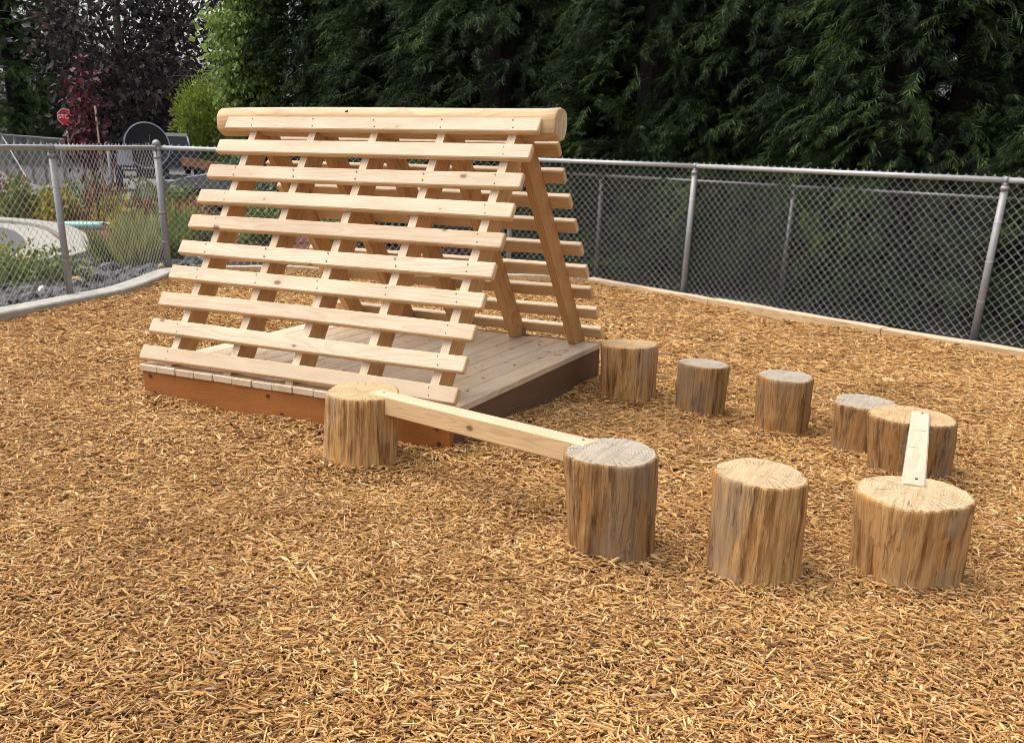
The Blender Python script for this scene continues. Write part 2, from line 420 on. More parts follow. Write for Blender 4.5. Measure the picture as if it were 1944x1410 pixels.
M['shrub'] = leaf_mat('shrub_leaves', [(0.07, 0.105, 0.025), (0.15, 0.20, 0.05), (0.28, 0.31, 0.09)], 0.25)
M['yellow'] = leaf_mat('yellow_leaves', [(0.14, 0.16, 0.03), (0.32, 0.28, 0.03), (0.55, 0.45, 0.06)], 0.25)
M['red_leaf'] = leaf_mat('red_leaves', [(0.08, 0.09, 0.03), (0.20, 0.05, 0.025), (0.34, 0.07, 0.04)], 0.25)
M['straw'] = leaf_mat('straw_grass', [(0.14, 0.17, 0.04), (0.29, 0.30, 0.08), (0.46, 0.42, 0.17)], 0.25)
M['rock'] = plain('grey_rock', (0.085, 0.083, 0.082), 0.85, 0, var=0.55, scale=6, bump=0.5)

# ------------------------------------------------------------------ the ground
def inside(px, py, poly):
    x = np.asarray(px); y = np.asarray(py); ins = np.zeros(x.shape, bool)
    n = len(poly)
    for i in range(n):
        x0, y0 = poly[i]; x1, y1 = poly[(i+1) % n]
        cnd = ((y0 > y) != (y1 > y)) & (x < (x1-x0) * (y-y0) / ((y1-y0) if y1 != y0 else 1e-9) + x0)
        ins ^= cnd
    return ins

STUMPS = [  # base x, y, top x, y, base r, top r, height, side, top, label
    (-0.350, -0.294, -0.334, -0.282, 0.187, 0.180, 0.346, 'bark_a', 'end_warm', 'log stump in front of the deck corner, carrying the left end of the long beam'),
    (1.158, -0.723, 1.133, -0.742, 0.170, 0.181, 0.404, 'bark_b', 'end_grey', 'tall log stump with grey weathered top, right end of the long beam resting on it'),
    (1.699, -0.621, 1.683, -0.631, 0.172, 0.172, 0.386, 'bark_a', 'end_fresh', 'log stump with pale ringed top and vertical crack, nearest one carrying no beam'),
    (2.220, -0.329, 2.196, -0.345, 0.196, 0.207, 0.320, 'bark_a', 'end_fresh', 'wide pale-topped log stump at far right under the near end of the short plank'),
    (2.096, 1.055, 2.063, 1.035, 0.198, 0.212, 0.286, 'bark_b', 'end_warm', 'wide log stump under the far end of the short plank'),
    (1.822, 1.364, 1.798, 1.349, 0.164, 0.167, 0.252, 'bark_b', 'end_grey', 'short log stump half hidden behind the wide stump with the plank'),
    (1.355, 1.493, 1.341, 1.489, 0.149, 0.158, 0.308, 'bark_b', 'end_grey', 'dark-sided log stump in the middle of the back row, third from the deck'),
    (0.827, 1.646, 0.823, 1.640, 0.142, 0.149, 0.290, 'bark_b', 'end_grey', 'smallest log stump with grey top, second from the deck in the back row'),
    (0.332, 1.696, 0.317, 1.681, 0.178, 0.179, 0.344, 'bark_a', 'end_warm', 'log stump with warm yellow top right beside the deck corner'),
]
KERB = [(-4.75, -3.6), (-4.82, -1.2), (-4.98, 0.2), (-5.19, 1.34), (-5.34, 2.2), (-5.48, 2.85), (-5.78, 3.5), (-6.13, 4.18), (-6.12, 4.50)]
TIMBER = [(-5.93, 4.70), (-5.36, 5.33), (-4.85, 5.47), (-3.45, 6.16), (-2.06, 6.86), (-0.34, 6.06), (1.47, 5.28), (3.42, 4.58), (5.3, 3.9)]
PLAY = KERB + TIMBER + [(6.2, 0.0), (6.2, -6.0), (-4.6, -6.0)]

def dist_poly(x, y, pts):
    d = np.full(np.shape(x), 1e9)
    for (ax, ay), (bx, by) in zip(pts[:-1], pts[1:]):
        L2 = (bx-ax)**2 + (by-ay)**2
        t = np.clip(((x-ax)*(bx-ax) + (y-ay)*(by-ay))/L2, 0, 1)
        d = np.minimum(d, np.hypot(x-ax-t*(bx-ax), y-ay-t*(by-ay)))
    return d

def hgt(x, y):
    """height of the chip surface: worn hollows, and chips banked up against timbers, deck and stumps"""
    x = np.asarray(x, float); y = np.asarray(y, float)
    h = (0.010*np.sin(1.7*x + 0.6*y + 0.4) + 0.008*np.sin(2.9*y - 1.3*x + 1.1) + 0.006*np.sin(5.1*x + 3.7*y) + 0.005*np.sin(7.3*y - 6.1*x + 2.0)
         - 0.012*np.clip((y - 3.0)/3.0, 0, 1))
    wob = 0.5 + 0.5*np.sin(4.3*x + 2.1*y)*np.sin(3.1*y - 1.7*x + 0.6)
    h = h + 0.045*wob*np.exp(-(dist_poly(x, y, TIMBER)/0.14)**2) + 0.022*wob*np.exp(-(dist_poly(x, y, KERB)/0.16)**2)
    h = h + (0.012 + 0.022*wob)*np.exp(-(dist_poly(x, y, [(-2.13, 0.0), (-0.01, 0.0), (-0.01, 2.05)])/0.08)**2)
    for st in STUMPS:
        dd = np.hypot(x - st[0], y - st[1]) - st[4]
        h = h + (0.006 + 0.020*wob)*np.exp(-(dd/0.05)**2) - 0.010*np.exp(-((dd - 0.22)/0.14)**2)
    return h

gm = MB(); S = 320.0
gm.add([(-S, -S, -0.06), (S, -S, -0.06), (S, S, -0.06), (-S, S, -0.06)], [(0, 1, 2, 3)])
tag(gm.build('ground', M['soil']), 'dark bare soil beyond the play area', None, kind='structure')

def grid_surface(name, mat, poly, step, zf):
    xs = [p[0] for p in poly]; ys = [p[1] for p in poly]
    nx = int((max(xs)-min(xs))/step)+2; ny = int((max(ys)-min(ys))/step)+2
    X, Y = np.meshgrid(min(xs)+np.arange(nx)*step, min(ys)+np.arange(ny)*step, indexing='ij')
    Z = zf(X, Y)
    idx = np.arange(nx*ny).reshape(nx, ny)
    q = np.stack([idx[:-1,:-1], idx[1:,:-1], idx[1:,1:], idx[:-1,1:]], -1).reshape(-1, 4)
    cx = (X[:-1,:-1]+step/2).ravel(); cy = (Y[:-1,:-1]+step/2).ravel()
    q = q[inside(cx, cy, poly)]
    me = np_mesh(name, np.stack([X, Y, Z], -1).reshape(-1, 3), q, mat, True)
    bm = bmesh.new(); bm.from_mesh(me)
    bmesh.ops.delete(bm, geom=[v for v in bm.verts if not v.link_faces], context='VERTS')
    bm.to_mesh(me); bm.free()
    return link(name, me)
tag(grid_surface('play_surface', M['chip_bed'], PLAY, 0.08, lambda x, y: hgt(x, y) - 0.021), 'bed of the wood chip play area', None, kind='structure')

def sheet(name, mat, poly, z, label):
    m = MB(); m.add([(x, y, z) for x, y in poly], [tuple(range(len(poly)))])
    return tag(m.build(name, mat), label, None, kind='structure')

LOT = [(-13.9, 7.35), (-12.9, 7.38), (-12.05, 7.15), (-11.1, 6.62), (-10.1, 5.95), (-9.55, 5.5), (-8.95, 4.85), (-8.6, 4.2), (-8.5, 3.0), (-8.7, 0.5), (-12, -4), (-30, -8), (-34, 2.0), (-20, 6.6)]
sheet('parking_lot', M['asphalt'], LOT, -0.045, 'dark asphalt of the parking lot')
sheet('mulch_bed', M['mulch'], [(-21, 7.2), (-8.2, 4.2), (-6.5, 6.0), (-4.5, 9.5), (-10.5, 14.5), (-17.2, 11.8), (-21.5, 9.5)], -0.052, 'red bark mulch planting bed')
sheet('road', M['road'], [(-70, 8), (-21.5, 9.0), (-17.0, 12.2), (-10.5, 15.2), (-4, 22), (-30, 45), (-62, 36), (-90, 20)], -0.050, 'grey asphalt road beyond the planting bed')
sheet('grass_verge', M['grass'], [(-48.5, 30.5), (-30, 40.5), (-36, 56), (-75, 40), (-80, 14)], -0.040, 'strip of lawn beyond the road')

# ------------------------------------------------------------------ wood chips (loose fill nobody could count)
chip_col = bpy.data.collections.new('chip_shapes')
for k in range(8):
    L = (0.050, 0.036, 0.044, 0.058, 0.028, 0.040, 0.033, 0.070)[k]; Wd = (0.0075, 0.009, 0.0055, 0.0065, 0.010, 0.012, 0.006, 0.005)[k]; T = (0.004, 0.0045, 0.0035, 0.004, 0.005, 0.004, 0.0035, 0.0035)[k]
    r = random.Random(k)
    rings = []
    for i, s in enumerate((-0.5, -0.12, 0.22, 0.5)):
        w = Wd * (0.30 + 0.3*r.random() if i in (0, 3) else 0.85 + 0.3*r.random()); b = (0.25 - s*s) * L * r.uniform(-0.10, 0.14); zb = (0.25 - s*s) * L * r.uniform(0.0, 0.12)
        t2 = T * (0.5 if i in (0, 3) else 1.0)
        rings.append([(s*L, b - w/2, zb - t2/2), (s*L, b + w/2, zb - t2/2), (s*L, b + w/2*0.8, zb + t2/2), (s*L, b - w/2*0.8, zb + t2/2)])
    o = bpy.data.objects.new('chip_shape_%d' % k, MB().loft(rings).mesh('chip_shape', M['chip']))
    chip_col.objects.link(o)
rock_col = bpy.data.collections.new('rock_shapes')
for k in range(6):
    bm = bmesh.new(); bmesh.ops.create_icosphere(bm, subdivisions=1, radius=0.5)
    r = random.Random(40 + k)
    for v in bm.verts: v.co = Vector((v.co.x, v.co.y * r.uniform(0.7, 0.95), v.co.z * 0.62)) * r.uniform(0.78, 1.22)
    me = bpy.data.meshes.new('rock_shape'); bm.to_mesh(me); bm.free(); me.materials.append(M['rock'])
    o = bpy.data.objects.new('rock_shape_%d' % k, me); rock_col.objects.link(o)

def scatter_tree(name, coll):
    ng = bpy.data.node_groups.new(name, 'GeometryNodeTree')
    ng.interface.new_socket(name='Geometry', in_out='INPUT', socket_type='NodeSocketGeometry')
    ng.interface.new_socket(name='Geometry', in_out='OUTPUT', socket_type='NodeSocketGeometry')
    gi = ng.nodes.new('NodeGroupInput'); go = ng.nodes.new('NodeGroupOutput')
    ci = ng.nodes.new('GeometryNodeCollectionInfo'); ci.inputs['Collection'].default_value = coll
    ci.inputs['Separate Children'].default_value = True; ci.inputs['Reset Children'].default_value = True
    ip = ng.nodes.new('GeometryNodeInstanceOnPoints'); ip.inputs['Pick Instance'].default_value = True
    def attr(nm, typ):
        a = ng.nodes.new('GeometryNodeInputNamedAttribute'); a.data_type = typ; a.inputs['Name'].default_value = nm
        return [s for s in a.outputs if s.enabled and s.name == 'Attribute'][0]
    ng.links.new(gi.outputs[0], ip.inputs['Points']); ng.links.new(ci.outputs[0], ip.inputs['Instance'])
    ng.links.new(attr('rot', 'FLOAT_VECTOR'), ip.inputs['Rotation']); ng.links.new(attr('scl', 'FLOAT_VECTOR'), ip.inputs['Scale'])
    ng.links.new(attr('idx', 'INT'), ip.inputs['Instance Index'])
    ng.links.new(ip.outputs[0], go.inputs[0])
    return ng

def scatter(name, coll, pts, rot, scl, idx, mat):
    me = bpy.data.meshes.new(name); me.vertices.add(len(pts)); me.vertices.foreach_set('co', pts.astype(np.float32).ravel())
    for nm, typ, dat, key in (('rot', 'FLOAT_VECTOR', rot, 'vector'), ('scl', 'FLOAT_VECTOR', scl, 'vector'), ('idx', 'INT', idx, 'value')):
        a = me.attributes.new(nm, typ, 'POINT'); a.data.foreach_set(key, np.ascontiguousarray(dat).ravel())
    me.materials.append(mat)
    o = link(name, me)
    md = o.modifiers.new('scatter', 'NODES'); md.node_group = scatter_tree(name + '_nodes', coll)
    return o

CAMXY = np.array([2.3428, -4.0826]); FW = np.array([-0.446, 0.895]); RT = np.array([0.895, 0.446])
def chip_points(n_per, lo, hi, seed):
    r = np.random.default_rng(seed)
    area = 13.0 * 14.0
    N = int(area * n_per)
    x = r.uniform(-6.6, 6.4, N); y = r.uniform(-6.0, 8.0, N)
    d = (x - CAMXY[0]) * FW[0] + (y - CAMXY[1]) * FW[1]; s = (x - CAMXY[0]) * RT[0] + (y - CAMXY[1]) * RT[1]
    k = (d > lo) & (d < hi) & (np.abs(s) < 0.60 * d + 1.0) & inside(x, y, PLAY)
    k &= ~((x > -2.08) & (x < -0.06) & (y > 0.06) & (y < 2.0))
    for st in STUMPS: k &= (x - st[0])**2 + (y - st[1])**2 > (st[4] - 0.03)**2
    return x[k], y[k], r
px, py, pz, pr, ps, pi = [], [], [], [], [], []
for dens, lo, hi, sc, seed in ((12500, 1.6, 4.4, 0.74, 1), (8000, 4.4, 7.0, 0.92, 2), (4300, 7.0, 13.5, 1.2, 3)):
    x, y, r = chip_points(dens, lo, hi, seed)
    n = len(x)
    px.append(x); py.append(y); pz.append(hgt(x, y) + r.uniform(-0.015, 0.011, n))
    pr.append(np.stack([r.normal(0, 0.45, n), r.normal(0, 0.20, n), r.uniform(0, 2*np.pi, n)], -1))
    s = sc * np.exp(r.normal(0, 0.26, n)); s[r.random(n) < 0.008] *= 1.7
    ps.append(np.stack([s, s * r.uniform(0.5, 1.05, n), s], -1)); pi.append(r.integers(0, 8, n))
rd = np.random.default_rng(77); nd = 46
dx = -0.06 - rd.random(nd)**1.6*1.7; dy = rd.uniform(0.12, 1.95, nd)
px.append(dx); py.append(dy); pz.append(0.2322 + 0.01206*dy + 0.0132*dx + 0.004 + 0*dx); pr.append(np.stack([rd.normal(0, 0.1, nd), rd.normal(0, 0.05, nd), rd.uniform(0, 6.28, nd)], -1)); ss_ = rd.uniform(0.5, 1.0, nd); ps.append(np.stack([ss_, ss_, ss_], -1)); pi.append(rd.integers(0, 8, nd))
chips = scatter('wood_chips', chip_col, np.stack([np.concatenate(px), np.concatenate(py), np.concatenate(pz)], -1), np.concatenate(pr), np.concatenate(ps), np.concatenate(pi).astype(np.int32), M['chip'])
tag(chips, 'tan shredded wood chips covering the play area', 'wood chips', kind='stuff')
print('chips', len(chips.data.vertices))

# ------------------------------------------------------------------ kerbs
def sweep(pts, w, z0, z1, name, mat, bev=0.012):
    m = MB(); rings = []
    P = [Vector((x, y, 0)) for x, y in pts]
    for i, p in enumerate(P):
        t = (P[min(i+1, len(P)-1)] - P[max(i-1, 0)]).normalized(); s = Vector((-t.y, t.x, 0))
        rings.append([p - s*(w/2) + Vector((0,0,z0)), p + s*(w/2) + Vector((0,0,z0)), p + s*(w/2) + Vector((0,0,z1-bev)), p + s*(w/2-bev) + Vector((0,0,z1)), p - s*(w/2-bev) + Vector((0,0,z1)), p - s*(w/2) + Vector((0,0,z1-bev))])
    m.loft(rings)
    return m.build(name, mat)
def smooth_poly(pts, n=5):
    P = [Vector((*p, 0)) for p in pts]; out = []
    for i in range(len(P)-1):
        a = P[max(i-1, 0)]; b = P[i]; c = P[i+1]; d = P[min(i+2, len(P)-1)]
        for k in range(n):
            t = k / n
            q = 0.5*((2*b) + (c-a)*t + (2*a-5*b+4*c-d)*t*t + (3*b-3*c+d-a)*t**3)
            out.append((q.x, q.y))
    out.append(pts[-1]); return out
tag(sweep(smooth_poly(KERB), 0.22, -0.2, 0.055, 'concrete_kerb', M['kerb_near']), 'curved pale concrete kerb between wood chips and dark rocks', None, kind='structure')
LK = [(-20, 7.6), (-13.9, 7.62), (-12.9, 7.66), (-11.9, 7.40), (-10.9, 6.85), (-9.88, 6.16), (-9.28, 5.66), (-8.62, 4.98), (-8.28, 4.28), (-8.2, 3.0), (-8.4, 0.4), (-11.6, -4.3)]
tag(sweep(smooth_poly(LK), 0.36, -0.2, 0.03, 'parking_kerb', M['concrete']), 'rounded concrete kerb nose around the parking lot', None, kind='structure')
LG = [(-20, 7.25), (-13.9, 7.27), (-12.95, 7.27), (-12.1, 7.02), (-11.2, 6.5), (-10.25, 5.85), (-9.7, 5.40), (-9.15, 4.75), (-8.75, 4.15), (-8.6, 3.0), (-8.8, 0.5)]
tag(sweep(smooth_poly(LG), 0.46, -0.2, -0.035, 'gutter', M['concrete'], 0.006), 'flat concrete gutter along the parking kerb', None, kind='structure')

tb = tag(empty('timber_edging', (0, 0, 0)), 'row of pale squared timbers edging the wood chips along the back fence', 'edging')
for i in range(len(TIMBER) - 1):
    a = Vector((*TIMBER[i], 0)); b = Vector((*TIMBER[i+1], 0)); L = (b - a).length - 0.006
    w, h = 0.14, 0.14
    def ring(x, ins): return [(x, -w/2+ins, -h), (x, w/2-ins, -h), (x, w/2-ins, -0.006-ins), (x, w/2-0.006-ins, -ins), (x, -w/2+0.006+ins, -ins), (x, -w/2+ins, -0.006-ins)]
    n = 7; rr = random.Random(i)
    rings = [ring(0, 0.003)] + [[(p[0], p[1] + rr.uniform(-0.004, 0.004), p[2] + rr.uniform(-0.003, 0.003)) for p in ring(0.006 + (L-0.012)*k/n, 0)] for k in range(n+1)] + [ring(L, 0.003)]
    d = b - a
    MB().loft(rings).build('timber', M['timber'], tb, (a.x, a.y, 0.055 + rr.uniform(-0.006, 0.006)), (0, 0, math.atan2(d.y, d.x)))

# ------------------------------------------------------------------ the slatted climbing frame
DW, DD, DH = 2.145, 2.0575, 0.2322
frame = tag(empty('climbing_frame', (0, 0, 0)), 'wooden A-frame climber of horizontal slats with a ridge log on a low deck', 'climber')
frame.rotation_euler = (R(0.691), R(-0.756), 0)

def board_mesh(L, W, T, ch=0.004, name='board', mat=None, seed=0, bow=0.0, seg=1):
    """centred in Y/Z, from x=0 to L"""
    def ring(x, e):
        w, t = W/2 - e, T/2 - e; c = ch
        return [(x, -w, -t+c), (x, -w+c, -t), (x, w-c, -t), (x, w, -t+c), (x, w, t-c), (x, w-c, t), (x, -w+c, t), (x, -w, t-c)]
    r = random.Random(seed); b1 = r.uniform(-bow, bow); b2 = r.uniform(-bow, bow)
    xs = [0, ch] + [L*k/seg for k in range(1, seg)] + [L-ch, L]
    rings = []
    for i, x in enumerate(xs):
        s = 4*(x/L)*(1-x/L)
        rings.append([(p[0], p[1]+b1*s, p[2]+b2*s) for p in ring(x, ch*0.8 if i in (0, len(xs)-1) else 0)])
    return MB().loft(rings).mesh(name, mat)

# deck boards run front to back
for i in range(15):
    rr = random.Random(100+i)
    me = board_mesh(DD + rr.uniform(-0.008, 0.008), 0.1385, 0.038, 0.004, 'deck_board', M['deck'], i)
    link('deck_board', me, frame, (-DW + 0.0715 + 0.143*i, rr.uniform(-0.006, 0.004), DH - 0.019 + rr.uniform(-0.0012, 0.0012)), (0, 0, R(90)))
# rim boards
def rim(L, loc, rz, mat):
    me = board_mesh(L, 0.038, 0.28, 0.003, 'rim_board', mat, 3)
    return link('rim_board', me, frame, loc, (0, 0, rz))
ZR = DH - 0.038 - 0.142
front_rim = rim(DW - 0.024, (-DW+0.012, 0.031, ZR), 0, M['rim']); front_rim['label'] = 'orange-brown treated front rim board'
right_rim = rim(DD - 0.10, (-0.031, 0.052, ZR), R(90), M['rim_brown_shade']); right_rim['label'] = 'brown side rim board with its shade put into the colour'
rim(DD - 0.10, (-DW+0.031, 0.052, ZR), R(90), M['rim_brown_shade'])
rim(DW - 0.024, (-DW+0.012, DD-0.031, ZR), 0, M['rim_brown_shade'])
def disc(name, mat, parent, loc, r, axis='y', depth=0.006, n=10):
    m = MB(); d = {'y': (0, -1, 0), 'z': (0, 0, 1)}[axis]
    m.tube([Vector(loc), Vector(loc) + Vector(d)*depth], r, n, smooth=False)
    return m.build(name, mat, parent)
for bx, bz in ((0.06, 0.085), (0.08, -0.015), (0.95, 0.075), (1.04, -0.02), (DW-0.10, 0.045), (DW-0.09, -0.035)):
    disc('bolt', M['screw'], front_rim, (bx, -0.0185, bz + 0.03), 0.011)

# the two slat planes
A = R(54.50); fu = Vector((0, math.cos(A), math.sin(A))); fn = Vector((0, -math.sin(A), math.cos(A)))
B = R(55.0); bu = Vector((0, -math.cos(B), math.sin(B))); bn = Vector((0, math.sin(B), math.cos(B)))
F0 = Vector((0, 0.009, 0.2689))             # foot of the outer face of the front slats
B0 = Vector((0, 2.2178 - 0.7003*0.0, 0.0))  # where the inner face of the rear slats meets z = 0
RAFX = [-1.968, -1.516, -1.073, -0.622, -0.178]
SL, SW, ST = 2.161, 0.0885, 0.038

def screws(slat, xs, w):
    m = MB()
    for x in xs:
        for s in (-1, 1):
            p = Vector((x + random.uniform(-0.006, 0.006) - s*0.006, s*w*0.26 + random.uniform(-0.004, 0.004), ST/2 - 0.001))
            m.tube([p, p + Vector((0, 0, 0.0022))], 0.0048, 7, smooth=False)
    o = m.build('screws', M['screw'], slat); tag(o, kind='stuff')

def slat(front, t, i, w=SW, x0=-2.156, L=SL, dn=0.0):
    rr = random.Random(500 + i + (0 if front else 50))
    u, nrm = (fu, fn) if front else (bu, bn)
    if front: base = F0 + u*(t + w/2) - nrm*(ST/2 - dn)
    else:     base = B0 + u*(t + w/2) + nrm*(ST/2 + dn)
    me = board_mesh(L + rr.uniform(-0.006, 0.006), w, ST, 0.0055, 'slat', M['slat'], i + (0 if front else 30), 0.005, 4)
    Mx = Matrix((Vector((1,0,0)), u if front else u, nrm)).transposed().to_4x4()
    if not front: Mx = Matrix((Vector((-1,0,0)), u, nrm)).transposed().to_4x4()
    o = link('slat', me, frame)
    Mx.translation = base + Vector((x0 if front else x0 + L, 0, 0)) + Vector((rr.uniform(-0.004, 0.004), 0, 0))
    o.matrix_local = Mx @ Matrix.Rotation(rr.uniform(-0.0022, 0.0022), 4, 'Z')
    xs = [x + 0.024 - x0 for x in RAFX]
    if not front: xs = [L - x for x in xs]
    screws(o, xs, w)
    return o
tf = [0.0, 0.1745, 0.349, 0.530, 0.699, 0.875, 1.049, 1.223, 1.400]
for i, t in enumerate(tf): slat(True, t, i)
slat(True, 1.567, 9, 0.084).__setitem__('label', 'top slat fixed against the ridge log')
for i in range(9): slat(False, 0.3125 + 0.1755*i, i)
slat(False, 1.895, 9, 0.084)

# rafters: 2x6, front and rear pairs in one plane
RW, RD = 0.050, 0.138
APEX_Z = 1.57
for x in RAFX:
    for front in (True, False):
        u, nrm = (fu, fn) if front else (bu, bn)
        org = (F0 - nrm*ST) if front else B0.copy()
        # outline in the plane: outer edge and inner edge, cut flat on the deck and at the ridge
        def at_z(d, z): p = org - nrm*d; return p + u*((z - p.z)/u.z)
        zt = APEX_Z - (0 if front else 0.004)
        o0, o1 = at_z(0, DH + 0.001), at_z(0, zt); i1 = at_z(RD, zt - 0.17); i0 = at_z(RD, DH + 0.001)
        ymid = 1.052
        def cut_y(d):
            p = org - nrm*d; return p + u*((ymid + (-0.002 if front else 0.002) - p.y)/u.y)
        i1 = cut_y(RD)
        if (o1.y - ymid) * (1 if front else -1) > 0: o1 = cut_y(0)
        prof = [o0, o1, Vector((0, ymid + (-0.002 if front else 0.002), zt)), i1, i0]
        if (o1.y - ymid) * (1 if front else -1) > -0.004: prof = [o0, o1, i1, i0]
        base = (o0 + i0) / 2
        ax = Vector((-1 if front else 1, 0, 0)); Mx = Matrix((u, ax, u.cross(ax))).transposed().to_4x4(); Mx.translation = base + Vector((x, 0, 0))
        inv = Mx.inverted()
        m = MB(); c = 0.004
        def pl(xx, e):
            cen = sum(prof, Vector()) / len(prof)
            return [inv @ (p + (cen - p).normalized()*e + Vector((xx, 0, 0))) for p in prof]
        m.loft([pl(x, c), pl(x + c, 0), pl(x + RW - c, 0), pl(x + RW, c)])
        o = m.build('rafter', M['rafter'], frame); o.matrix_local = Mx
# steel angle brackets at the rafter feet
for x in RAFX[1:4]:
    m = MB(); yb = 1.985; z = DH + 0.002
    m.box((x + RW + 0.002, yb, z), (x + RW + 0.045, yb + 0.05, z + 0.003)); m.box((x + RW + 0.001, yb, z), (x + RW + 0.004, yb + 0.05, z + 0.05))
    m.build('bracket', M['galv'], frame)
# ridge log: squared sides, rounded top
sec = [(0.008, 0.083), (0.040, 0.078), (0.062, 0.062), (0.075, 0.036), (0.078, 0.0), (0.070, -0.035), (0.055, -0.066), (0.035, -0.080), (0.0, -0.084), (-0.030, -0.080), (-0.046, -0.072), (-0.074, -0.048), (-0.079, -0.042), (-0.079, 0.0), (-0.076, 0.034), (-0.071, 0.046), (-0.052, 0.068), (-0.028, 0.080)]
rings = []; rr = random.Random(9); LL = 2.345; NS = 26
for k in range(NS + 1):
    x = LL*k/NS; e = 0.94 if k in (0, NS) else 1.0
    xx = x if 0 < k < NS else x
    rings.append([(xx, y*e*(1+0.02*math.sin(3*x+y*20)) , z*e*(1 + 0.02*math.sin(2.1*x+z*15)) + 0.004*math.sin(1.9*x)) for y, z in sec])
rings.insert(1, [(0.012, y, z) for y, z in sec]); rings.insert(-1, [(LL-0.012, y, z) for y, z in sec])
lg = MB().loft(rings, smooth=True).build('ridge_log', [M['slat']], frame, (-2.255, 1.047, 1.578)); lg['label'] = 'peeled ridge log squared on its sides'
def log_end(x, sgn):
    m = MB(); m.add([(x, y*0.935, z*0.935) for y, z in sec], [tuple(range(len(sec)))])
    o = m.build('end_grain', M['end_log'], lg)
tt = NT('log_end_grain')
_tc = tt.n('ShaderNodeTexCoord').outputs['Object']
_s = tt.n('ShaderNodeSeparateXYZ', {0: _tc})
_n = tt.noise(tt.vmul(_tc, (1, 60, 8)), 1.0, 3.0)
tt.col(tt.mix(tt.sstep(_n, 0.35, 0.7), (0.66, 0.53, 0.33), (0.46, 0.32, 0.15))); tt.rough(0.8)
M['end_log'] = tt.m
log_end(LL + 0.002, 1); log_end(-0.002, -1)
# dark branch stub scar on the log
m = MB(); m.add([(0.955, -0.054, 0.064), (0.99, -0.060, 0.058), (1.012, -0.045, 0.0735), (1.012, -0.066, 0.0525)], [(0, 1, 3), (0, 3, 2)])
m.tube([(0.985, -0.060, 0.058), (1.003, -0.066, 0.066)], [0.008, 0.004], 6); m.build('branch_scar', M['screw'], lg)

# ------------------------------------------------------------------ stumps
def stump(i, bx, by, tx, ty, rb, rt, h, side, top, label):
    r = random.Random(300 + i)
    root = tag(empty('log_stump', (bx, by, 0)), label, 'stump', 'log stumps around the climber')
    n, nz = 120, 22
    lob = [(k, r.uniform(0.3, 1.0) * (0.042, 0.040, 0.030, 0.022, 0.018)[k-2], r.uniform(0, 6.28)) for k in range(2, 7)]
    fine = [(k, r.uniform(0.0015, 0.006), r.uniform(0, 6.28), r.uniform(-2, 2)) for k in range(11, 44, 3)]
    crack_a = {2: -1.75, 1: -2.1, 3: -1.4}.get(i, r.uniform(0, 6.28)); crack_on = i in (1, 2, 3, 4, 8)
    knobs = [(r.uniform(0, 6.28), r.uniform(0.1, 0.85), r.uniform(0.03, 0.07)) for _ in range(3)]
    def rad(th, s):
        v = 1.0 + sum(a*math.sin(k*th + p) for k, a, p in lob) + sum(a*math.sin(k*th + p + q*s) for k, a, p, q in fine)
        v += 0.018*noise.noise(Vector((math.cos(th)*6, math.sin(th)*6, s*2.5 + i*7)))
        for ka, kz_, kr in knobs:
            da = (th - ka + math.pi) % (2*math.pi) - math.pi
            v += kr*math.exp(-(da/0.16)**2 - ((s - kz_)/0.13)**2)
        if crack_on:
            da = (th - crack_a - 0.05*math.sin(4*s + i) + math.pi) % (2*math.pi) - math.pi
            v -= 0.09*math.exp(-(da/0.018)**2) * (0.35 + 0.65*s)
        return v
    m = MB(); rings = []
    z0 = -0.06
    zs = [z0 + (h - 0.007 - z0)*k/nz for k in range(nz+1)] + [h - 0.002, h]
    tilt = (r.uniform(-0.02, 0.02), r.uniform(-0.02, 0.02))
    for kz, z in enumerate(zs):
        s = max(0.0, z)/h; R0 = rb + (rt - rb)*s
        if s < 0.12: R0 *= 1.0 + 0.02*(0.12 - s)/0.12
        ins = 0.0 if kz <= nz else (0.003, 0.010)[kz - nz - 1]
        cx, cy = (tx - bx)*s, (ty - by)*s
        rings.append([(cx + (R0*rad(2*math.pi*k/n, s) - ins)*math.cos(2*math.pi*k/n), cy + (R0*rad(2*math.pi*k/n, s) - ins)*math.sin(2*math.pi*k/n),
                       z + (tilt[0]*math.cos(2*math.pi*k/n)*R0 + tilt[1]*math.sin(2*math.pi*k/n)*R0 if z > h*0.8 else 0)) for k in range(n)])
    m.loft(rings, smooth=True, cap0=False, cap1=False)
    m.build('trunk', M[side], root)
    t = MB(); top_ring = rings[-1]; c = Vector((tx - bx, ty - by, 0))
    inner = []
    for f in (1.0, 0.8, 0.6, 0.4, 0.2):
        inner.append([Vector((c.x + (p[0]-c.x)*f, c.y + (p[1]-c.y)*f, h + (p[2]-h)*f + (0.0006 if f < 1 else 0) + (0.0012*noise.noise(Vector((p[0]*f*30, p[1]*f*30, i))) if f < 1 else 0))) - c for p in top_ring])
    t.loft(inner, smooth=True, cap0=False, cap1=True)
    t.build('cut_face', M[top], root, c)
    return root
for i, s in enumerate(STUMPS): stump(i, s[0], s[1], s[2], s[3], s[4], s[5], s[6], s[7], s[8], s[9])

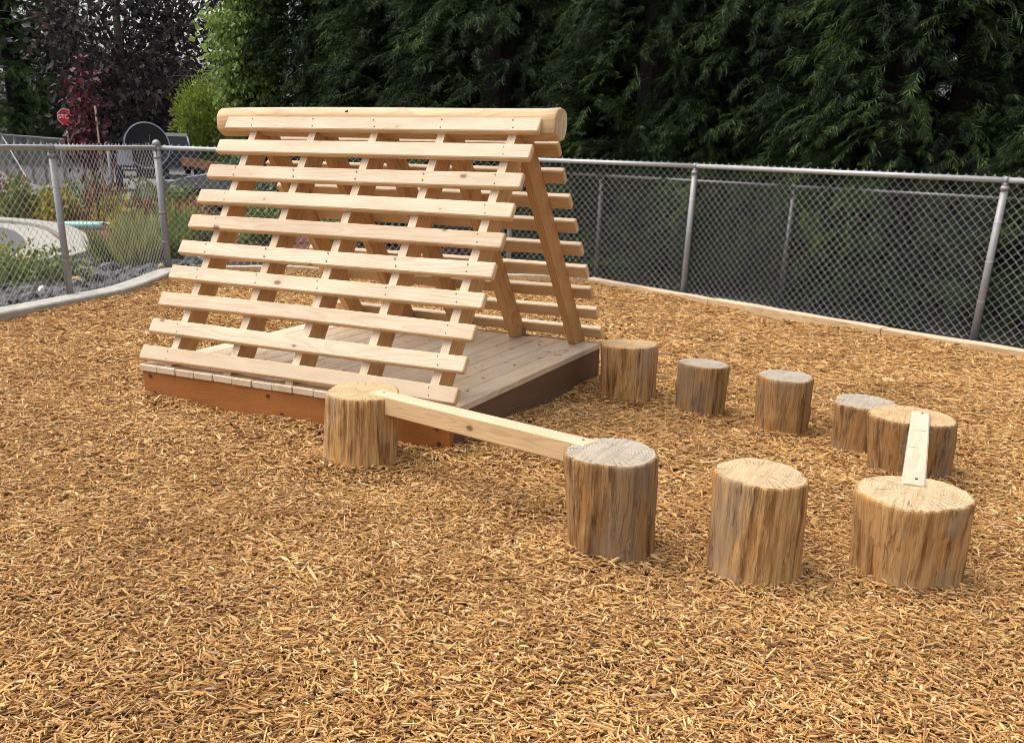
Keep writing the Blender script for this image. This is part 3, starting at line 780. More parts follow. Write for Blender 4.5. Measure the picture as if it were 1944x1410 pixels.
def beam(name, a, b, w, h, mat, label, cat, notch=False):
    a = Vector(a); b = Vector(b); d = b - a; L = d.length
    u = d.normalized(); s = Vector((0,0,1)).cross(u).normalized(); n = u.cross(s)
    me = board_mesh(L, w, h, 0.006, name, mat, 77, 0.003, 5)
    o = link(name, me)
    Mx = Matrix((u, s, n)).transposed().to_4x4(); Mx.translation = a - n*(h/2)
    o.matrix_world = Mx
    return tag(o, label, cat)
b1 = beam('balance_plank', (-0.27, -0.275, 0.354), (1.035, -0.697, 0.412), 0.092, 0.092, M['beam'], 'long pale squared balance beam bridging two stumps in front of the deck', 'balance beam')
b2 = beam('balance_plank', (2.098, 1.085, 0.300), (2.186, -0.275, 0.333), 0.086, 0.088, M['beam_top'], 'short worn pale plank bridging the two wide stumps at right', 'balance beam')
for bb, xs in ((b1, (0.06, 1.32)), (b2, (0.05, 1.30))):
    m = MB()
    for x in xs: m.tube([(x, 0.008, 0.0445), (x, 0.008, 0.048)], 0.0055, 8, smooth=False)
    tag(m.build('bolt_heads', M['screw'], bb), kind='stuff')

m = MB()
for x, dx in ((0.44, 0.05), (0.78, -0.04)):
    m.box((x, -0.040, 0.0430), (x + 0.0025, 0.036, 0.0445), Matrix.Rotation(dx, 4, 'Z'))
tag(m.build('joints', plain('joint_brown', (0.30, 0.22, 0.14), 0.8), b2), kind='stuff')

# ------------------------------------------------------------------ fences
def wire_mesh(p0, p1, z0, z1, wd=0.079, hd=0.079, r=0.0021, nrm_off=0.0, phase=0):
    a = np.array([p0[0], p0[1], 0.0]); b = np.array([p1[0], p1[1], 0.0]); L = np.linalg.norm(b - a); u = (b - a)/L
    nr = np.array([-u[1], u[0], 0.0])
    nw = int(L / (wd*0.5)); nzp = int((z1 - z0)/(hd/2)) + 1
    V, T = [], []; base = 0
    ang = np.array([0, 2.0944, 4.18879])
    rz = np.random.default_rng(int(abs(p0[0]*100)) + 3)
    for k in range(nw + 1):
        j = np.arange(nzp)
        xx = (k + 0.5) * L/(nw+1) + np.where(((j + k) % 2) == 0, -1, 1) * (L/(nw+1)/2 + 0.0025)
        zz = z0 + j*hd/2
        P = a + u*xx[:, None] + np.array([0,0,1.0])*zz[:, None] + nr*(nrm_off + np.where(((j + k) % 2) == 0, -1, 1)*0.0028)[:, None]
        P = P + rz.normal(0, 0.0012, P.shape)
        t = np.gradient(P, axis=0); t /= np.linalg.norm(t, axis=1)[:, None]
        s = np.cross(t, nr); s /= np.linalg.norm(s, axis=1)[:, None]
        ring = P[:, None, :] + r*(np.cos(ang)[None, :, None]*s[:, None, :] + np.sin(ang)[None, :, None]*nr[None, None, :])
        V.append(ring.reshape(-1, 3))
        i = np.arange(nzp - 1)[:, None]*3; q = np.arange(3)[None, :]; q2 = (q + 1) % 3
        T.append(np.stack([i+q, i+q2, i+3+q2, i+3+q], -1).reshape(-1, 4) + base)
        base += nzp*3
    return np.concatenate(V), np.concatenate(T)

def fence(name, label, posts, zr, zg, rail_r=0.0225, post_r=0.031, terminal=(), mesh_off=0.035, wire_r=0.0024, galv='galv', mesh_top=0.045, wd=0.079, ties=True, wiremat='wire', outside=1):
    root = tag(empty(name, (posts[0][0], posts[0][1], 0)), label, 'fence')
    inv = Vector((-posts[0][0], -posts[0][1], 0))
    for i, (x, y) in enumerate(posts):
        p = Vector((x, y, 0)) + inv
        if i in terminal:
            pm = MB(); R1 = 0.040
            pm.tube([p + Vector((0,0,zg-0.2)), p + Vector((0,0,zr+0.035))], R1, 16)
            po = pm.build('post', M[galv], root)
            cp = MB(); rings = [[p + Vector((rr*math.cos(a), rr*math.sin(a), zz)) for a in np.linspace(0, 2*math.pi, 16, endpoint=False)] for rr, zz in ((R1+0.005, zr+0.02), (R1+0.006, zr+0.05), (R1*0.98, zr+0.062), (R1*0.6, zr+0.078), (0.006, zr+0.084))]
            cp.loft(rings, smooth=True); cp.build('dome_cap', M[galv], po)
            for zz in (zr - 0.02, zr - 0.10, zg + 0.62, zg + 0.30):
                bm_ = MB(); bm_.tube([p + Vector((0,0,zz-0.011)), p + Vector((0,0,zz+0.011))], R1+0.004, 16); bm_.build('tension_band', M[galv], po)
        else:
            pm = MB(); pm.tube([p + Vector((0,0,zg-0.2)), p + Vector((0,0,zr-0.055))], post_r, 14)
            po = pm.build('post', M[galv], root)
            cp = MB(); cp.tube([p + Vector((0,0,zr-0.085)), p + Vector((0,0,zr-0.045))], post_r+0.005, 14)
            d = (Vector((*posts[min(i+1, len(posts)-1)], 0)) - Vector((*posts[max(i-1, 0)], 0))).normalized()
            cp.tube([p + Vector((0,0,zr)) - d*0.018, p + Vector((0,0,zr)) + d*0.018], rail_r+0.008, 14)
            cp.tube([p + Vector((0,0,zr-0.05)), p + Vector((0,0,zr-0.02))], post_r*0.8, 10)
            cp.build('loop_cap', M[galv], po)
    for i in range(len(posts) - 1):
        a = Vector((*posts[i], 0)) + inv; b = Vector((*posts[i+1], 0)) + inv
        MB().tube([a + Vector((0,0,zr)), b + Vector((0,0,zr))], rail_r, 12).build('top_rail', M['rail' if galv == 'galv' else galv], root)
        V, T = wire_mesh(a, b, zg + 0.0, zr + rail_r + mesh_top, wd=wd, hd=wd, r=wire_r, nrm_off=mesh_off*outside)
        o = link('chain_link_mesh', np_mesh('chain_link_mesh', V, T, M[wiremat], True), root); tag(o, kind='stuff')
        if ties:
            m = MB(); d = (b - a); n = int(d.length/0.55); nr = Vector((-d.y, d.x, 0)).normalized()
            for k in range(1, n):
                c = a + d*(k/n) + Vector((0, 0, zr)); rr = rail_r + 0.003
                m.tube([c + nr*(rr*math.cos(t)) + Vector((0,0,rr*math.sin(t))) for t in np.linspace(0, 6.0, 10)], 0.0018, 4)
            for zz in (zg + 0.33, zg + 0.66, zg + 0.98):
                for q in (b,):
                    rr = post_r + 0.003
                    m.tube([q + Vector((rr*math.cos(t), rr*math.sin(t), zz)) for t in np.linspace(0, 6.2, 14)], 0.0018, 4)
            tag(m.build('tie_wires', M[wiremat], root), kind='stuff')
    return root
fence('chain_link_fence', 'near galvanised chain-link fence around the play area with round steel posts', [(-5.02, -0.62), (-5.49, 2.31), (-6.32, 4.38), (-2.95, 6.47), (-0.77, 6.42), (2.20, 5.27), (5.0, 4.2)], 1.336, 0.03, terminal=(2,), outside=1)
# stretcher bar at the corner post
fence('chain_link_fence', 'second lower chain-link fence right behind the near one, against the dark cypress hedge', [(5.4, 4.9), (2.72, 5.82), (0.23, 6.66), (-2.24, 7.50), (-4.7, 8.34)], 1.17, -0.02, rail_r=0.019, post_r=0.024, mesh_off=0.03, ties=False, mesh_top=0.03, galv='galv_dull', wire_r=0.0015, wd=0.084, wiremat='dark_wire')
far = fence('chain_link_fence', 'distant chain-link fence with thin dark posts along the road at left', [(-13.1, 9.8), (-15.9, 11.6), (-18.7, 13.4), (-21.6, 15.2), (-24.4, 17.0), (-27.3, 18.75), (-30.2, 20.5), (-37, 24.7)], 1.28, 0.0, rail_r=0.028, post_r=0.04, ties=False, galv='galv_dull', wire_r=0.003, wd=0.12, wiremat='galv_dull')
MB().tube([(-30.2+13.1, 20.5-9.8, 1.25), (-17.76+13.1, 11.79-9.8, 0.05)], 0.02, 6).build('guy_wire', M['galv'], far)

# ------------------------------------------------------------------ rocks beside the kerb
ROCKP = [(-4.95, -1.2), (-5.10, 0.3), (-5.32, 1.4), (-5.46, 2.2), (-5.6, 2.85), (-5.9, 3.5), (-6.26, 4.1), (-6.35, 4.6), (-6.05, 4.85), (-6.6, 5.6), (-7.6, 6.6), (-8.9, 6.3), (-9.0, 5.7), (-8.4, 5.0), (-8.0, 4.2), (-8.0, 3.0), (-8.1, 0.0)]
r = np.random.default_rng(21); N = 16000
x = r.uniform(-9.2, -4.9, N); y = r.uniform(-1.2, 6.8, N); k = inside(x, y, ROCKP); x, y = x[k], y[k]; n = len(x)
s = 0.06*np.exp(r.normal(0, 0.38, n)); near = (x > -6.5 - 0.3*(y - 2)); keep = ~near | (r.random(n) < 0.5); s = np.where(near, s*2.0, s*0.85); x, y, s, near = x[keep], y[keep], s[keep], near[keep]; n = len(x)
rocks = scatter('rock_bed', rock_col, np.stack([x, y, -0.05 + r.uniform(0, 0.05, n)], -1), np.stack([r.uniform(-0.5, 0.5, n), r.uniform(-0.5, 0.5, n), r.uniform(0, 6.28, n)], -1), np.stack([s*1.3, s*1.1, s], -1), r.integers(0, 6, n).astype(np.int32), M['rock'])
tag(rocks, 'bed of dark grey crushed rock along the kerb', 'rocks', kind='stuff')
def boulder(name, loc, sc, mat, label, seed):
    bm = bmesh.new(); bmesh.ops.create_icosphere(bm, subdivisions=2, radius=0.5); rr = random.Random(seed)
    for v in bm.verts:
        v.co *= 1 + 0.35*noise.noise(v.co*2.2 + Vector((seed, 0, 0)))
        v.co = Vector((v.co.x*sc[0], v.co.y*sc[1], v.co.z*sc[2]))
    me = bpy.data.meshes.new(name); bm.to_mesh(me); bm.free(); me.materials.append(mat)
    return tag(link(name, me, None, loc, (0, 0, rr.uniform(0, 3))), label, 'rock')
boulder('rock', (-6.22, 3.02, 0.04), (0.19, 0.12, 0.10), plain('tan_stone', (0.40, 0.29, 0.17), 0.9, 0, 0.3, 20), 'tan flat rock on the grey gravel beside the thin fence post', 2)
boulder('rock', (-6.0, 2.40, 0.03), (0.075, 0.06, 0.08), plain('white_stone', (0.72, 0.72, 0.70), 0.8, 0, 0.1, 20), 'small white stone among the dark rocks near the kerb', 5)
boulder('rock', (-6.33, 4.28, 0.07), (0.07, 0.07, 0.06), plain('ochre_stone', (0.42, 0.33, 0.15), 0.9, 0, 0.2, 20), 'small ochre stone at the foot of the corner post', 8)
boulder('rock', (-8.75, 7.35, 0.04), (0.55, 0.22, 0.20), plain('pale_slab', (0.62, 0.60, 0.56), 0.85, 0, 0.1, 12), 'long pale rock in the mulch behind the slats', 11)
boulder('rock', (-7.05, 5.50, 0.02), (0.60, 0.30, 0.14), plain('pale_slab_b', (0.55, 0.53, 0.48), 0.85, 0, 0.1, 12), 'flat pale slab just outside the fence corner', 14)
m = MB(); rings = [[(0.42*q*math.cos(a), 0.26*q*math.sin(a), z) for a in np.linspace(0, 6.2832, 28, endpoint=False)] for q, z in ((1.0, -0.05), (1.0, 0.03), (0.96, 0.045), (0.5, 0.055))]
m.loft(rings, smooth=True)
tag(m.build('valve_lid', plain('teal_plastic', (0.26, 0.50, 0.42), 0.5, 0, 0.06, 5), None, (-11.71, 7.95, 0.0), (0, 0, 0.45)), 'pale green oval valve box lid in the red mulch', 'valve box')

# ------------------------------------------------------------------ vegetation
def leaf_shape(kind):
    if kind == 'leaf':      # folded diamond leaf, along +X
        return np.array([(0,0,0), (0.42,0.30,0.07), (1,0,-0.05), (0.42,-0.30,0.07)], float), np.array([(0,1,2), (0,2,3)])
    if kind == 'blade':
        return np.array([(0,-0.03,0), (0,0.03,0), (0.5,0.025,0.06), (0.5,-0.025,0.06), (1,0,-0.05)], float), np.array([(0,1,2), (0,2,3), (3,2,4)])
    if kind == 'spray':     # flat drooping fan of narrow sprigs, along +X
        vs, ts = [], []
        rr = random.Random(5)
        for i in range(12):
            s = i/11.0; ax = 0.78*s; az = -0.12*s*s
            for sd in (-1, 1):
                L = (0.33*(1 - 0.5*s) + 0.05) * rr.uniform(0.65, 1.3); an = sd*R(rr.uniform(18, 52)); dr = -0.13*rr.uniform(0.2, 1.9)
                tip = (ax + L*math.cos(an), L*math.sin(an), az + dr)
                w = 0.0175
                b = len(vs); vs += [(ax, 0, az), (ax + 0.5*L*math.cos(an) - w*math.sin(an), 0.5*L*math.sin(an) + w*math.cos(an), az + dr*0.25), tip, (ax + 0.5*L*math.cos(an) + w*math.sin(an), 0.5*L*math.sin(an) - w*math.cos(an), az + dr*0.25)]
                ts += [(b, b+1, b+2), (b, b+2, b+3)]
        b = len(vs); vs += [(0, -0.012, 0), (0, 0.012, 0), (1.02, 0, -0.20)]; ts += [(b, b+1, b+2)]
        return np.array(vs, float), np.array(ts)

def frames(d, up, roll):
    d = d / np.linalg.norm(d, axis=1)[:, None]
    s = np.cross(np.broadcast_to(up, d.shape), d); ln = np.linalg.norm(s, axis=1)[:, None]; s = np.where(ln > 1e-4, s/np.maximum(ln, 1e-4), np.array([1.0, 0, 0]))
    n = np.cross(d, s)
    c, q = np.cos(roll)[:, None], np.sin(roll)[:, None]
    return d, s*c + n*q, n*c - s*q

def foliage(name, shape, pos, d, size, roll, mat, wid=1.0):
    V, T = leaf_shape(shape)
    ex, ey, ez = frames(d, np.array([0, 0, 1.0]), roll)
    P = pos[:, None, :] + size[:, None, None]*(V[None, :, 0:1]*ex[:, None, :] + wid*V[None, :, 1:2]*ey[:, None, :] + V[None, :, 2:3]*ez[:, None, :])
    n, k = len(pos), len(V)
    tri = (T[None, :, :] + (np.arange(n)*k)[:, None, None]).reshape(-1, 3)
    return np_mesh(name, P.reshape(-1, 3), tri, mat, False)

def crown_core(h, rad, seed, top=0.05):  # solid dark core added to close gaps and stand in for inner shade
    m = MB(); rings = []; n = 22
    for k in range(15):
        s = k/14.0; z = 0.02 + (h-0.02)*s
        rr = rad*((1-s)**0.75)*0.20 + top*(1-s)
        rings.append([(rr*(1+0.30*noise.noise(Vector((math.cos(a)*1.6, math.sin(a)*1.6, z*1.4 + seed))))*math.cos(a), rr*(1+0.30*noise.noise(Vector((math.cos(a)*1.6, math.sin(a)*1.6, z*1.4 + seed))))*math.sin(a), z) for a in np.linspace(0, 2*math.pi, n, endpoint=False)])
    m.loft(rings)
    return m

def make_cypress(seed, h=7.2, rad=1.55):
    r = np.random.default_rng(seed)
    root = empty('cypress_tree', (0, 0, 0))
    t = MB(); t.tube([(0, 0, -0.1), (0.03, 0.0, h*0.4), (0, 0.04, h*0.9)], [0.11, 0.07, 0.02], 8); t.build('trunk', M['cypress_bark'], root)
    crown_core(h, rad, seed).build('shade_core', M['core_shade'], root)
    # plumes: each branch is an outward arc hung with sprays
    NB = 1080
    s = r.random(NB)**1.05*0.92; az = r.uniform(0, 2*np.pi, NB)
    z0 = 0.1 + h*s
    lump = np.array([noise.noise(Vector((math.cos(a)*1.3, math.sin(a)*1.3, z*0.55 + seed*3.3))) for a, z in zip(az, z0)])
    R0 = rad*(1-s)**0.62*(0.92 + 0.34*lump)
    P, D, S_, Rl = [], [], [], []
    for b in range(NB):
        a = az[b]; out = np.array([math.cos(a), math.sin(a), 0]); tan = np.array([-math.sin(a), math.cos(a), 0])
        Lb = r.uniform(0.45, 0.95); lift = r.uniform(0.05, 0.50)
        start = out*max(0.05, R0[b] - 0.5*Lb) + np.array([0, 0, z0[b]])
        sw = r.uniform(-0.5, 0.5)
        for j in range(8):
            q = (j + 0.6)/8.0
            pt = start + out*Lb*q + tan*sw*Lb*q*0.6 + np.array([0, 0, Lb*(lift*q - 0.50*q*q)])
            dv = out + tan*(sw + r.normal(0, 0.55)) + np.array([0, 0, lift - 0.95*q + r.normal(0, 0.22)])
            P.append(pt + r.normal(0, 0.035, 3)); D.append(dv); S_.append(r.uniform(0.19, 0.34)*(1.05 - 0.25*q)); Rl.append(r.normal(0, 0.38))
    me = foliage('crown', 'spray', np.array(P), np.array(D), np.array(S_), np.array(Rl), M['cypress'])
    link('crown', me, root)
    return root

proto = [make_cypress(3), make_cypress(8), make_cypress(15)]
hedge_labels = ['cypress at the right edge of the photo behind the nearest fence post', 'cypress with lit tips behind the fence left of the nearest post', 'dark cypress above the middle of the two right fence bays',
 'cypress with brightest tips at top right of the hedge', 'cypress behind the fence post nearest the climber', 'cypress right of the ridge log end with layered plumes', 'cypress directly behind the right end of the ridge log',
 'cypress behind the middle right of the ridge log', 'cypress behind the middle of the ridge log', 'cypress left of the middle above the ridge log', 'cypress right of the light green tree', 'cypress partly hidden by the light green tree', 'cypress at the left end of the hedge behind the green tree']
hp = Vector((4.78, 6.72)); hd_ = Vector((-0.938, 0.347))
for i in range(12):
    src = proto[i % 3]
    o = src if i < 3 else copy_tree(src)
    p = hp + hd_*(1.42*i) + Vector((0.35*math.sin(i*2.4), 0.35*math.cos(i*3.1)))
    if i == 12: p += Vector((-0.3, 0.4))
    o.location = (p.x, p.y, -0.05); o.rotation_euler = (0, 0, i*2.1 + 0.4)
    sc = 0.94 + 0.16*((i*7) % 5)/4; o.scale = (sc, sc, sc*1.03)
    tag(o, hedge_labels[i], 'tree', 'cypress trees of the hedge')
for i in range(7):
    o = copy_tree(proto[i % 3]); p = hp + hd_*(1.2 + 2.55*i) + Vector((0.62, 1.68))
    o.location = (p.x, p.y, -0.05); o.rotation_euler = (0, 0, i*1.7 + 2.0); o.scale = (1.05, 1.05, 1.15)
    tag(o, 'cypress of the back row, seen only as dark foliage through the front ones', 'tree', 'back row of the cypress hedge')
# second row closes the view between the crowns
back_labels = ['cypress in the back row behind the right fence bay', 'cypress in the back row behind the ridge log end', 'cypress in the back row behind the middle of the log', 'cypress in the back row at the left end of the hedge']

def make_broad(name, label, loc, h, rad, z_lo, n_cl, per, leaf, lsz, mat, seed, trunk_r=0.12, squash=1.0, droop=0.3, clr=0.5, hollow=0.35, shape='oval', group=None, gaps=0.0, wid=1.0):
    r = np.random.default_rng(seed)
    root = tag(empty(name, loc), label, 'tree' if h > 2.4 else 'shrub', group)
    t = MB(); t.tube([(0, 0, -0.1), (0.02, 0.01, h*0.35), (-0.02, 0.02, h*0.8)], [trunk_r, trunk_r*0.7, trunk_r*0.25], 8)
    for k in range(9):
        a = r.uniform(0, 6.28); zz = z_lo + (h-z_lo)*r.uniform(0.05, 0.6); L = rad*r.uniform(0.5, 0.85)
        t.tube([(0, 0, zz*0.9), (L*0.5*math.cos(a), L*0.5*math.sin(a), zz + L*0.3), (L*math.cos(a), L*math.sin(a), zz + L*0.7)], [trunk_r*0.4, trunk_r*0.25, trunk_r*0.08], 5)
    t.build('trunk', M['bark'], root)
    P, D, S_ = [], [], []
    k = 0
    while k < n_cl:
        u = r.normal(size=3); u /= np.linalg.norm(u)
        q = (hollow + (1-hollow)*r.random()**0.6)
        c = np.array([u[0]*rad*q, u[1]*rad*q, 0.5*(h+z_lo) + u[2]*0.5*(h-z_lo)*q])
        if shape == 'cone':
            s = (c[2]-z_lo)/(h-z_lo); f = max(0.12, 1.15*(1-s)**0.8); c[0] *= f; c[1] *= f
        if gaps and noise.noise(Vector(c*0.55/max(rad/4, 0.4)) + Vector((seed, 0, 0))) < gaps - 0.35: k += 0.25; continue
        k += 1
        m_ = per; off = r.normal(0, clr, (m_, 3))*np.array([1, 1, squash])
        off[:, 2] -= droop*np.abs(off[:, 2])
        P.append(c + off)
        dv = off*0.8 + u*0.4*clr + r.normal(0, 0.5*clr, (m_, 3)); dv[:, 2] -= droop*clr
        D.append(dv); S_.append(lsz*np.exp(r.normal(0, 0.25, m_)))
    P = np.concatenate(P); D = np.concatenate(D); S_ = np.concatenate(S_)
    me = foliage('crown', leaf, P, D, S_, r.normal(0, 0.9, len(P)), mat, wid)
    link('crown', me, root)
    return root

make_broad('plum_tree', 'large dark purple-leaved tree with sky showing through at upper left', (-35.6, 31.3, -0.05), 12.5, 3.9, 0.6, 125, 70, 'leaf', 0.25, M['plum'], 11, 0.30, clr=0.55, hollow=0.25, gaps=0.20, wid=1.2)
make_broad('plum_tree', 'dark purple-leaved tree behind the light green tree', (-36.0, 35.0, -0.05), 10.5, 4.0, 0.6, 60, 70, 'leaf', 0.25, M['plum'], 12, 0.25, clr=0.55, hollow=0.25, gaps=0.14, wid=1.2)
make_broad('dark_tree', 'low dark leafy tree behind the road under the purple tree', (-42.0, 38.0, -0.05), 5.2, 6.5, 0.0, 200, 80, 'leaf', 0.32, M['plum'], 13, 0.25, clr=0.6, hollow=0.2, wid=1.2)
make_broad('red_maple', 'young dark red maple tied to a stake', (-12.6, 8.95, -0.05), 2.82, 0.36, 0.7, 46, 15, 'leaf', 0.095, M['maple_red'], 21, 0.022, clr=0.11, droop=0.8, shape='cone', wid=1.5)
m = MB(); m.tube([(0, 0, -0.1), (0.02, 0.0, 1.9)], 0.018, 7)
tag(m.build('tree_stake', plain('stake_wood', (0.42, 0.32, 0.20), 0.8), None, (-12.35, 8.92, 0)), 'thin pale stake beside the young red maple', 'stake')
make_broad('green_tree', 'light green leafy tree behind the left end of the climber', (-10.66, 11.0, -0.05), 5.4, 0.66, 1.3, 150, 75, 'leaf', 0.078, M['maple_green'], 31, 0.05, squash=2.0, clr=0.13, droop=0.9, hollow=0.3, wid=1.3)
make_broad('arborvitae', 'rounded yellow-green arborvitae bush left of the ridge log', (-27.2, 27.4, -0.05), 3.5, 1.05, 0.05, 260, 60, 'leaf', 0.12, M['arbor'], 41, 0.05, clr=0.15, droop=-0.6, hollow=0.5, wid=0.7)

def make_conifer(name, label, loc, h, rad, seed):
    r = np.random.default_rng(seed)
    root = tag(empty(name, loc), label, 'tree', 'dark conifers at the far left')
    t = MB(); t.tube([(0, 0, -0.1), (0, 0, h*0.95)], [0.28, 0.04], 8); t.build('trunk', M['bark'], root)
    crown_core(h, rad*0.7, seed).build('shade_core', M['core_shade'], root)
    P, D, S_, Rl = [], [], [], []
    for b in range(230):
        s = r.random()**1.1*0.95; a = r.uniform(0, 6.28); z = 0.3 + h*s; L = rad*(1-s)**0.8*r.uniform(0.75, 1.15)
        out = np.array([math.cos(a), math.sin(a), 0]); tan = np.array([-math.sin(a), math.cos(a), 0])
        for j in range(16):
            q = (j+2)/18.0
            pt = out*L*q + np.array([0, 0, z + L*(0.35*q - 0.55*q*q)]) + tan*r.normal(0, 0.12*L*q)
            P.append(pt + r.normal(0, 0.06, 3)); D.append(out + tan*r.normal(0, 0.7) + np.array([0, 0, 0.1 - 0.8*q + r.normal(0, 0.2)])); S_.append(r.uniform(0.45, 0.8)); Rl.append(r.normal(0, 0.4))
    link('crown', foliage('crown', 'spray', np.array(P), np.array(D), np.array(S_), np.array(Rl), M['conifer']), root)
    return root
make_conifer('conifer_tree', 'dark drooping conifer at the left edge beyond the road', (-40.3, 29.2, -0.05), 12.0, 3.3, 61)
make_conifer('conifer_tree', 'dark conifer behind the stop sign beyond the road', (-47.0, 37.5, -0.05), 13.0, 3.6, 62)

# planting bed: shrubs, grasses
def shrub(name, label, loc, h, rad, mat, seed, n=70, per=16, leaf='leaf', lsz=0.07, group='shrubs in the planting beds', wid=1.0, clr=0.09):
    r = np.random.default_rng(seed)
    root = tag(empty(name, loc), label, 'plant', group)
    st = MB()
    for k in range(7):
        a = r.uniform(0, 6.28); st.tube([(0, 0, -0.06), (rad*0.5*math.cos(a), rad*0.5*math.sin(a), h*0.55), (rad*0.7*math.cos(a), rad*0.7*math.sin(a), h*0.85)], [0.012, 0.008, 0.003], 5)
    st.build('stems', M['bark'], root)
    u = r.normal(size=(n, 3)); u /= np.linalg.norm(u, axis=1)[:, None]; u[:, 2] = np.abs(u[:, 2])*1.0 - 0.1
    q = r.random(n)**0.5
    c = u*q[:, None]*np.array([rad, rad, h]); c[:, 2] = np.maximum(c[:, 2], 0.03)
    P = (c[:, None, :] + r.normal(0, clr, (n, per, 3))).reshape(-1, 3); P[:, 2] = np.maximum(P[:, 2], 0.0)
    D = (u[:, None, :]*0.6 + r.normal(0, 0.6, (n, per, 3))).reshape(-1, 3); D[:, 2] += 0.3
    link('foliage', foliage('foliage', leaf, P, D, lsz*np.exp(r.normal(0, 0.25, len(P))), r.normal(0, 0.8, len(P)), mat, wid), root)
    return root
def grass(name, label, loc, h, rad, mat, seed, n=420, group='grass clumps outside the fence'):
    r = np.random.default_rng(seed)
    root = tag(empty(name, loc), label, 'grass', group)
    a = r.uniform(0, 6.28, n); q = np.sqrt(r.random(n))*rad*0.55
    P = np.stack([q*np.cos(a), q*np.sin(a), np.full(n, -0.03)], -1); D = np.stack([np.cos(a)*r.uniform(0, 0.7, n), np.sin(a)*r.uniform(0, 0.7, n), np.ones(n)], -1)
    link('blades', foliage('blades', 'blade', P, D, h*r.uniform(0.6, 1.15, n), r.uniform(0, 6.28, n), mat, 0.75), root)
    return root
shrub('ground_cover', 'low green ground cover at the left edge behind the kerb', (-6.75, 2.55, -0.02), 0.30, 0.42, M['shrub'], 1, 110, 16, lsz=0.05)
shrub('ground_cover', 'low green ground cover just left of the thin fence post', (-6.62, 3.05, -0.02), 0.26, 0.40, M['shrub'], 2, 100, 16, lsz=0.05)
shrub('ground_cover', 'yellowish ground cover spilling toward the parking kerb', (-7.25, 3.05, -0.02), 0.34, 0.45, M['yellow'], 3, 80, 14, lsz=0.05)
shrub('flowering_shrub', 'red-tipped low shrub at the left edge near the asphalt', (-7.3, 2.45, -0.02), 0.30, 0.32, M['red_leaf'], 4, 60, 14, lsz=0.05)
for i, (x, y, h, lab) in enumerate([(-7.35, 4.55, 0.50, 'tall yellow-green grass clump left of the corner post'), (-6.98, 4.52, 0.50, 'grass clump in the rocks halfway between the two left posts'), (-7.15, 5.15, 0.52, 'tall straw-tipped grass clump close to the corner post'), (-7.9, 5.6, 0.60, 'grass clump behind the others near the kerb nose'), (-7.55, 6.15, 0.60, 'tall grass clump behind the corner post'), (-8.6, 6.9, 0.62, 'grass clump at the edge of the red mulch')]):
    grass('grass_clump', lab, (x, y, -0.03), h, 0.34, M['straw'] if i % 2 else M['shrub'], 70 + i)
bed = [(-14.3, 8.55, 0.75, 'shrub', 'green shrub at the left edge of the mulch bed'), (-14.0, 9.1, 0.55, 'yellow', 'yellow-leaved shrub left of the thin fence post'), (-13.6, 8.95, 0.50, 'yellow', 'yellow shrub right behind the thin fence post'), (-13.9, 9.9, 0.85, 'shrub', 'taller green shrub behind the yellow ones'),
       (-13.0, 9.5, 0.65, 'red_leaf', 'red-tipped shrub right of the thin fence post'), (-12.55, 9.25, 0.45, 'yellow', 'yellow-flowering low plant beside the green lid'), (-12.0, 9.7, 0.80, 'shrub', 'green shrub in the middle of the bed'), (-11.2, 9.1, 0.75, 'shrub', 'leafy green shrub left of the corner post'),
       (-10.8, 8.2, 0.60, 'red_leaf', 'reddish shrub just left of the corner post'), (-10.2, 8.6, 0.80, 'shrub', 'green shrub right of the corner post'), (-9.5, 8.0, 0.65, 'red_leaf', 'red and green shrub behind the left slat ends'), (-9.0, 9.0, 0.85, 'shrub', 'green shrub seen through the upper slats'),
       (-8.0, 8.1, 0.60, 'shrub', 'low green shrub seen through the lower slats'), (-15.2, 9.2, 0.70, 'red_leaf', 'red-leaved shrub at the far left of the bed'), (-10.0, 7.3, 0.45, 'yellow', 'small yellow plant in front of the corner post shrubs'), (-7.0, 8.8, 0.9, 'shrub', 'dark green shrub behind the middle slats')]
for i, (x, y, h, mt, lab) in enumerate(bed):
    shrub('shrub', lab, (x, y, -0.04), h, h*0.62, M[mt], 200 + i, 70, 15, lsz=0.085)

# ------------------------------------------------------------------ things beyond the fence
# stop sign
ss = tag(empty('stop_sign', (-33.72, 26.27, 0)), 'red octagonal stop sign half hidden by leaves at far left', 'sign')
MB().tube([(0, 0, -0.2), (0, 0, 2.2)], 0.035, 8).build('post', M['galv'], ss)
m = MB(); oc = [(0.33*math.cos(R(22.5+45*k)), 0.33*math.sin(R(22.5+45*k))) for k in range(8)]
dirn = Vector((2.34 + 34.0, -4.08 - 26.1, 0)).normalized(); rt_ = Vector((-dirn.y, dirn.x, 0))
rings = [[dirn*e + rt_*(x*s) + Vector((0, 0, 2.02 + y*s)) for x, y in oc] for e, s in ((0.04, 1.0), (0.055, 1.0))]
m.loft(rings); pl_ = m.build('sign_plate', plain('sign_white', (0.75, 0.75, 0.73), 0.5, var=0.03), ss)
m = MB(); m.loft([[dirn*e + rt_*(x*0.93) + Vector((0, 0, 2.02 + y*0.93)) for x, y in oc] for e in (0.056, 0.059)]); m.build('sign_face', plain('sign_red', (0.50, 0.02, 0.025), 0.45, var=0.04), pl_)
fc = bpy.data.curves.new('lettering', 'FONT'); fc.body = 'STOP'; fc.size = 0.22; fc.align_x = 'CENTER'; fc.align_y = 'CENTER'; fc.extrude = 0.001
fo = bpy.data.objects.new('lettering_src', fc); C.objects.link(fo); dg = bpy.context.evaluated_depsgraph_get()
lm = bpy.data.meshes.new_from_object(fo.evaluated_get(dg)); bpy.data.objects.remove(fo)
lm.materials.clear(); lm.materials.append(plain('letter_white', (0.8, 0.8, 0.78), 0.5, var=0.02))
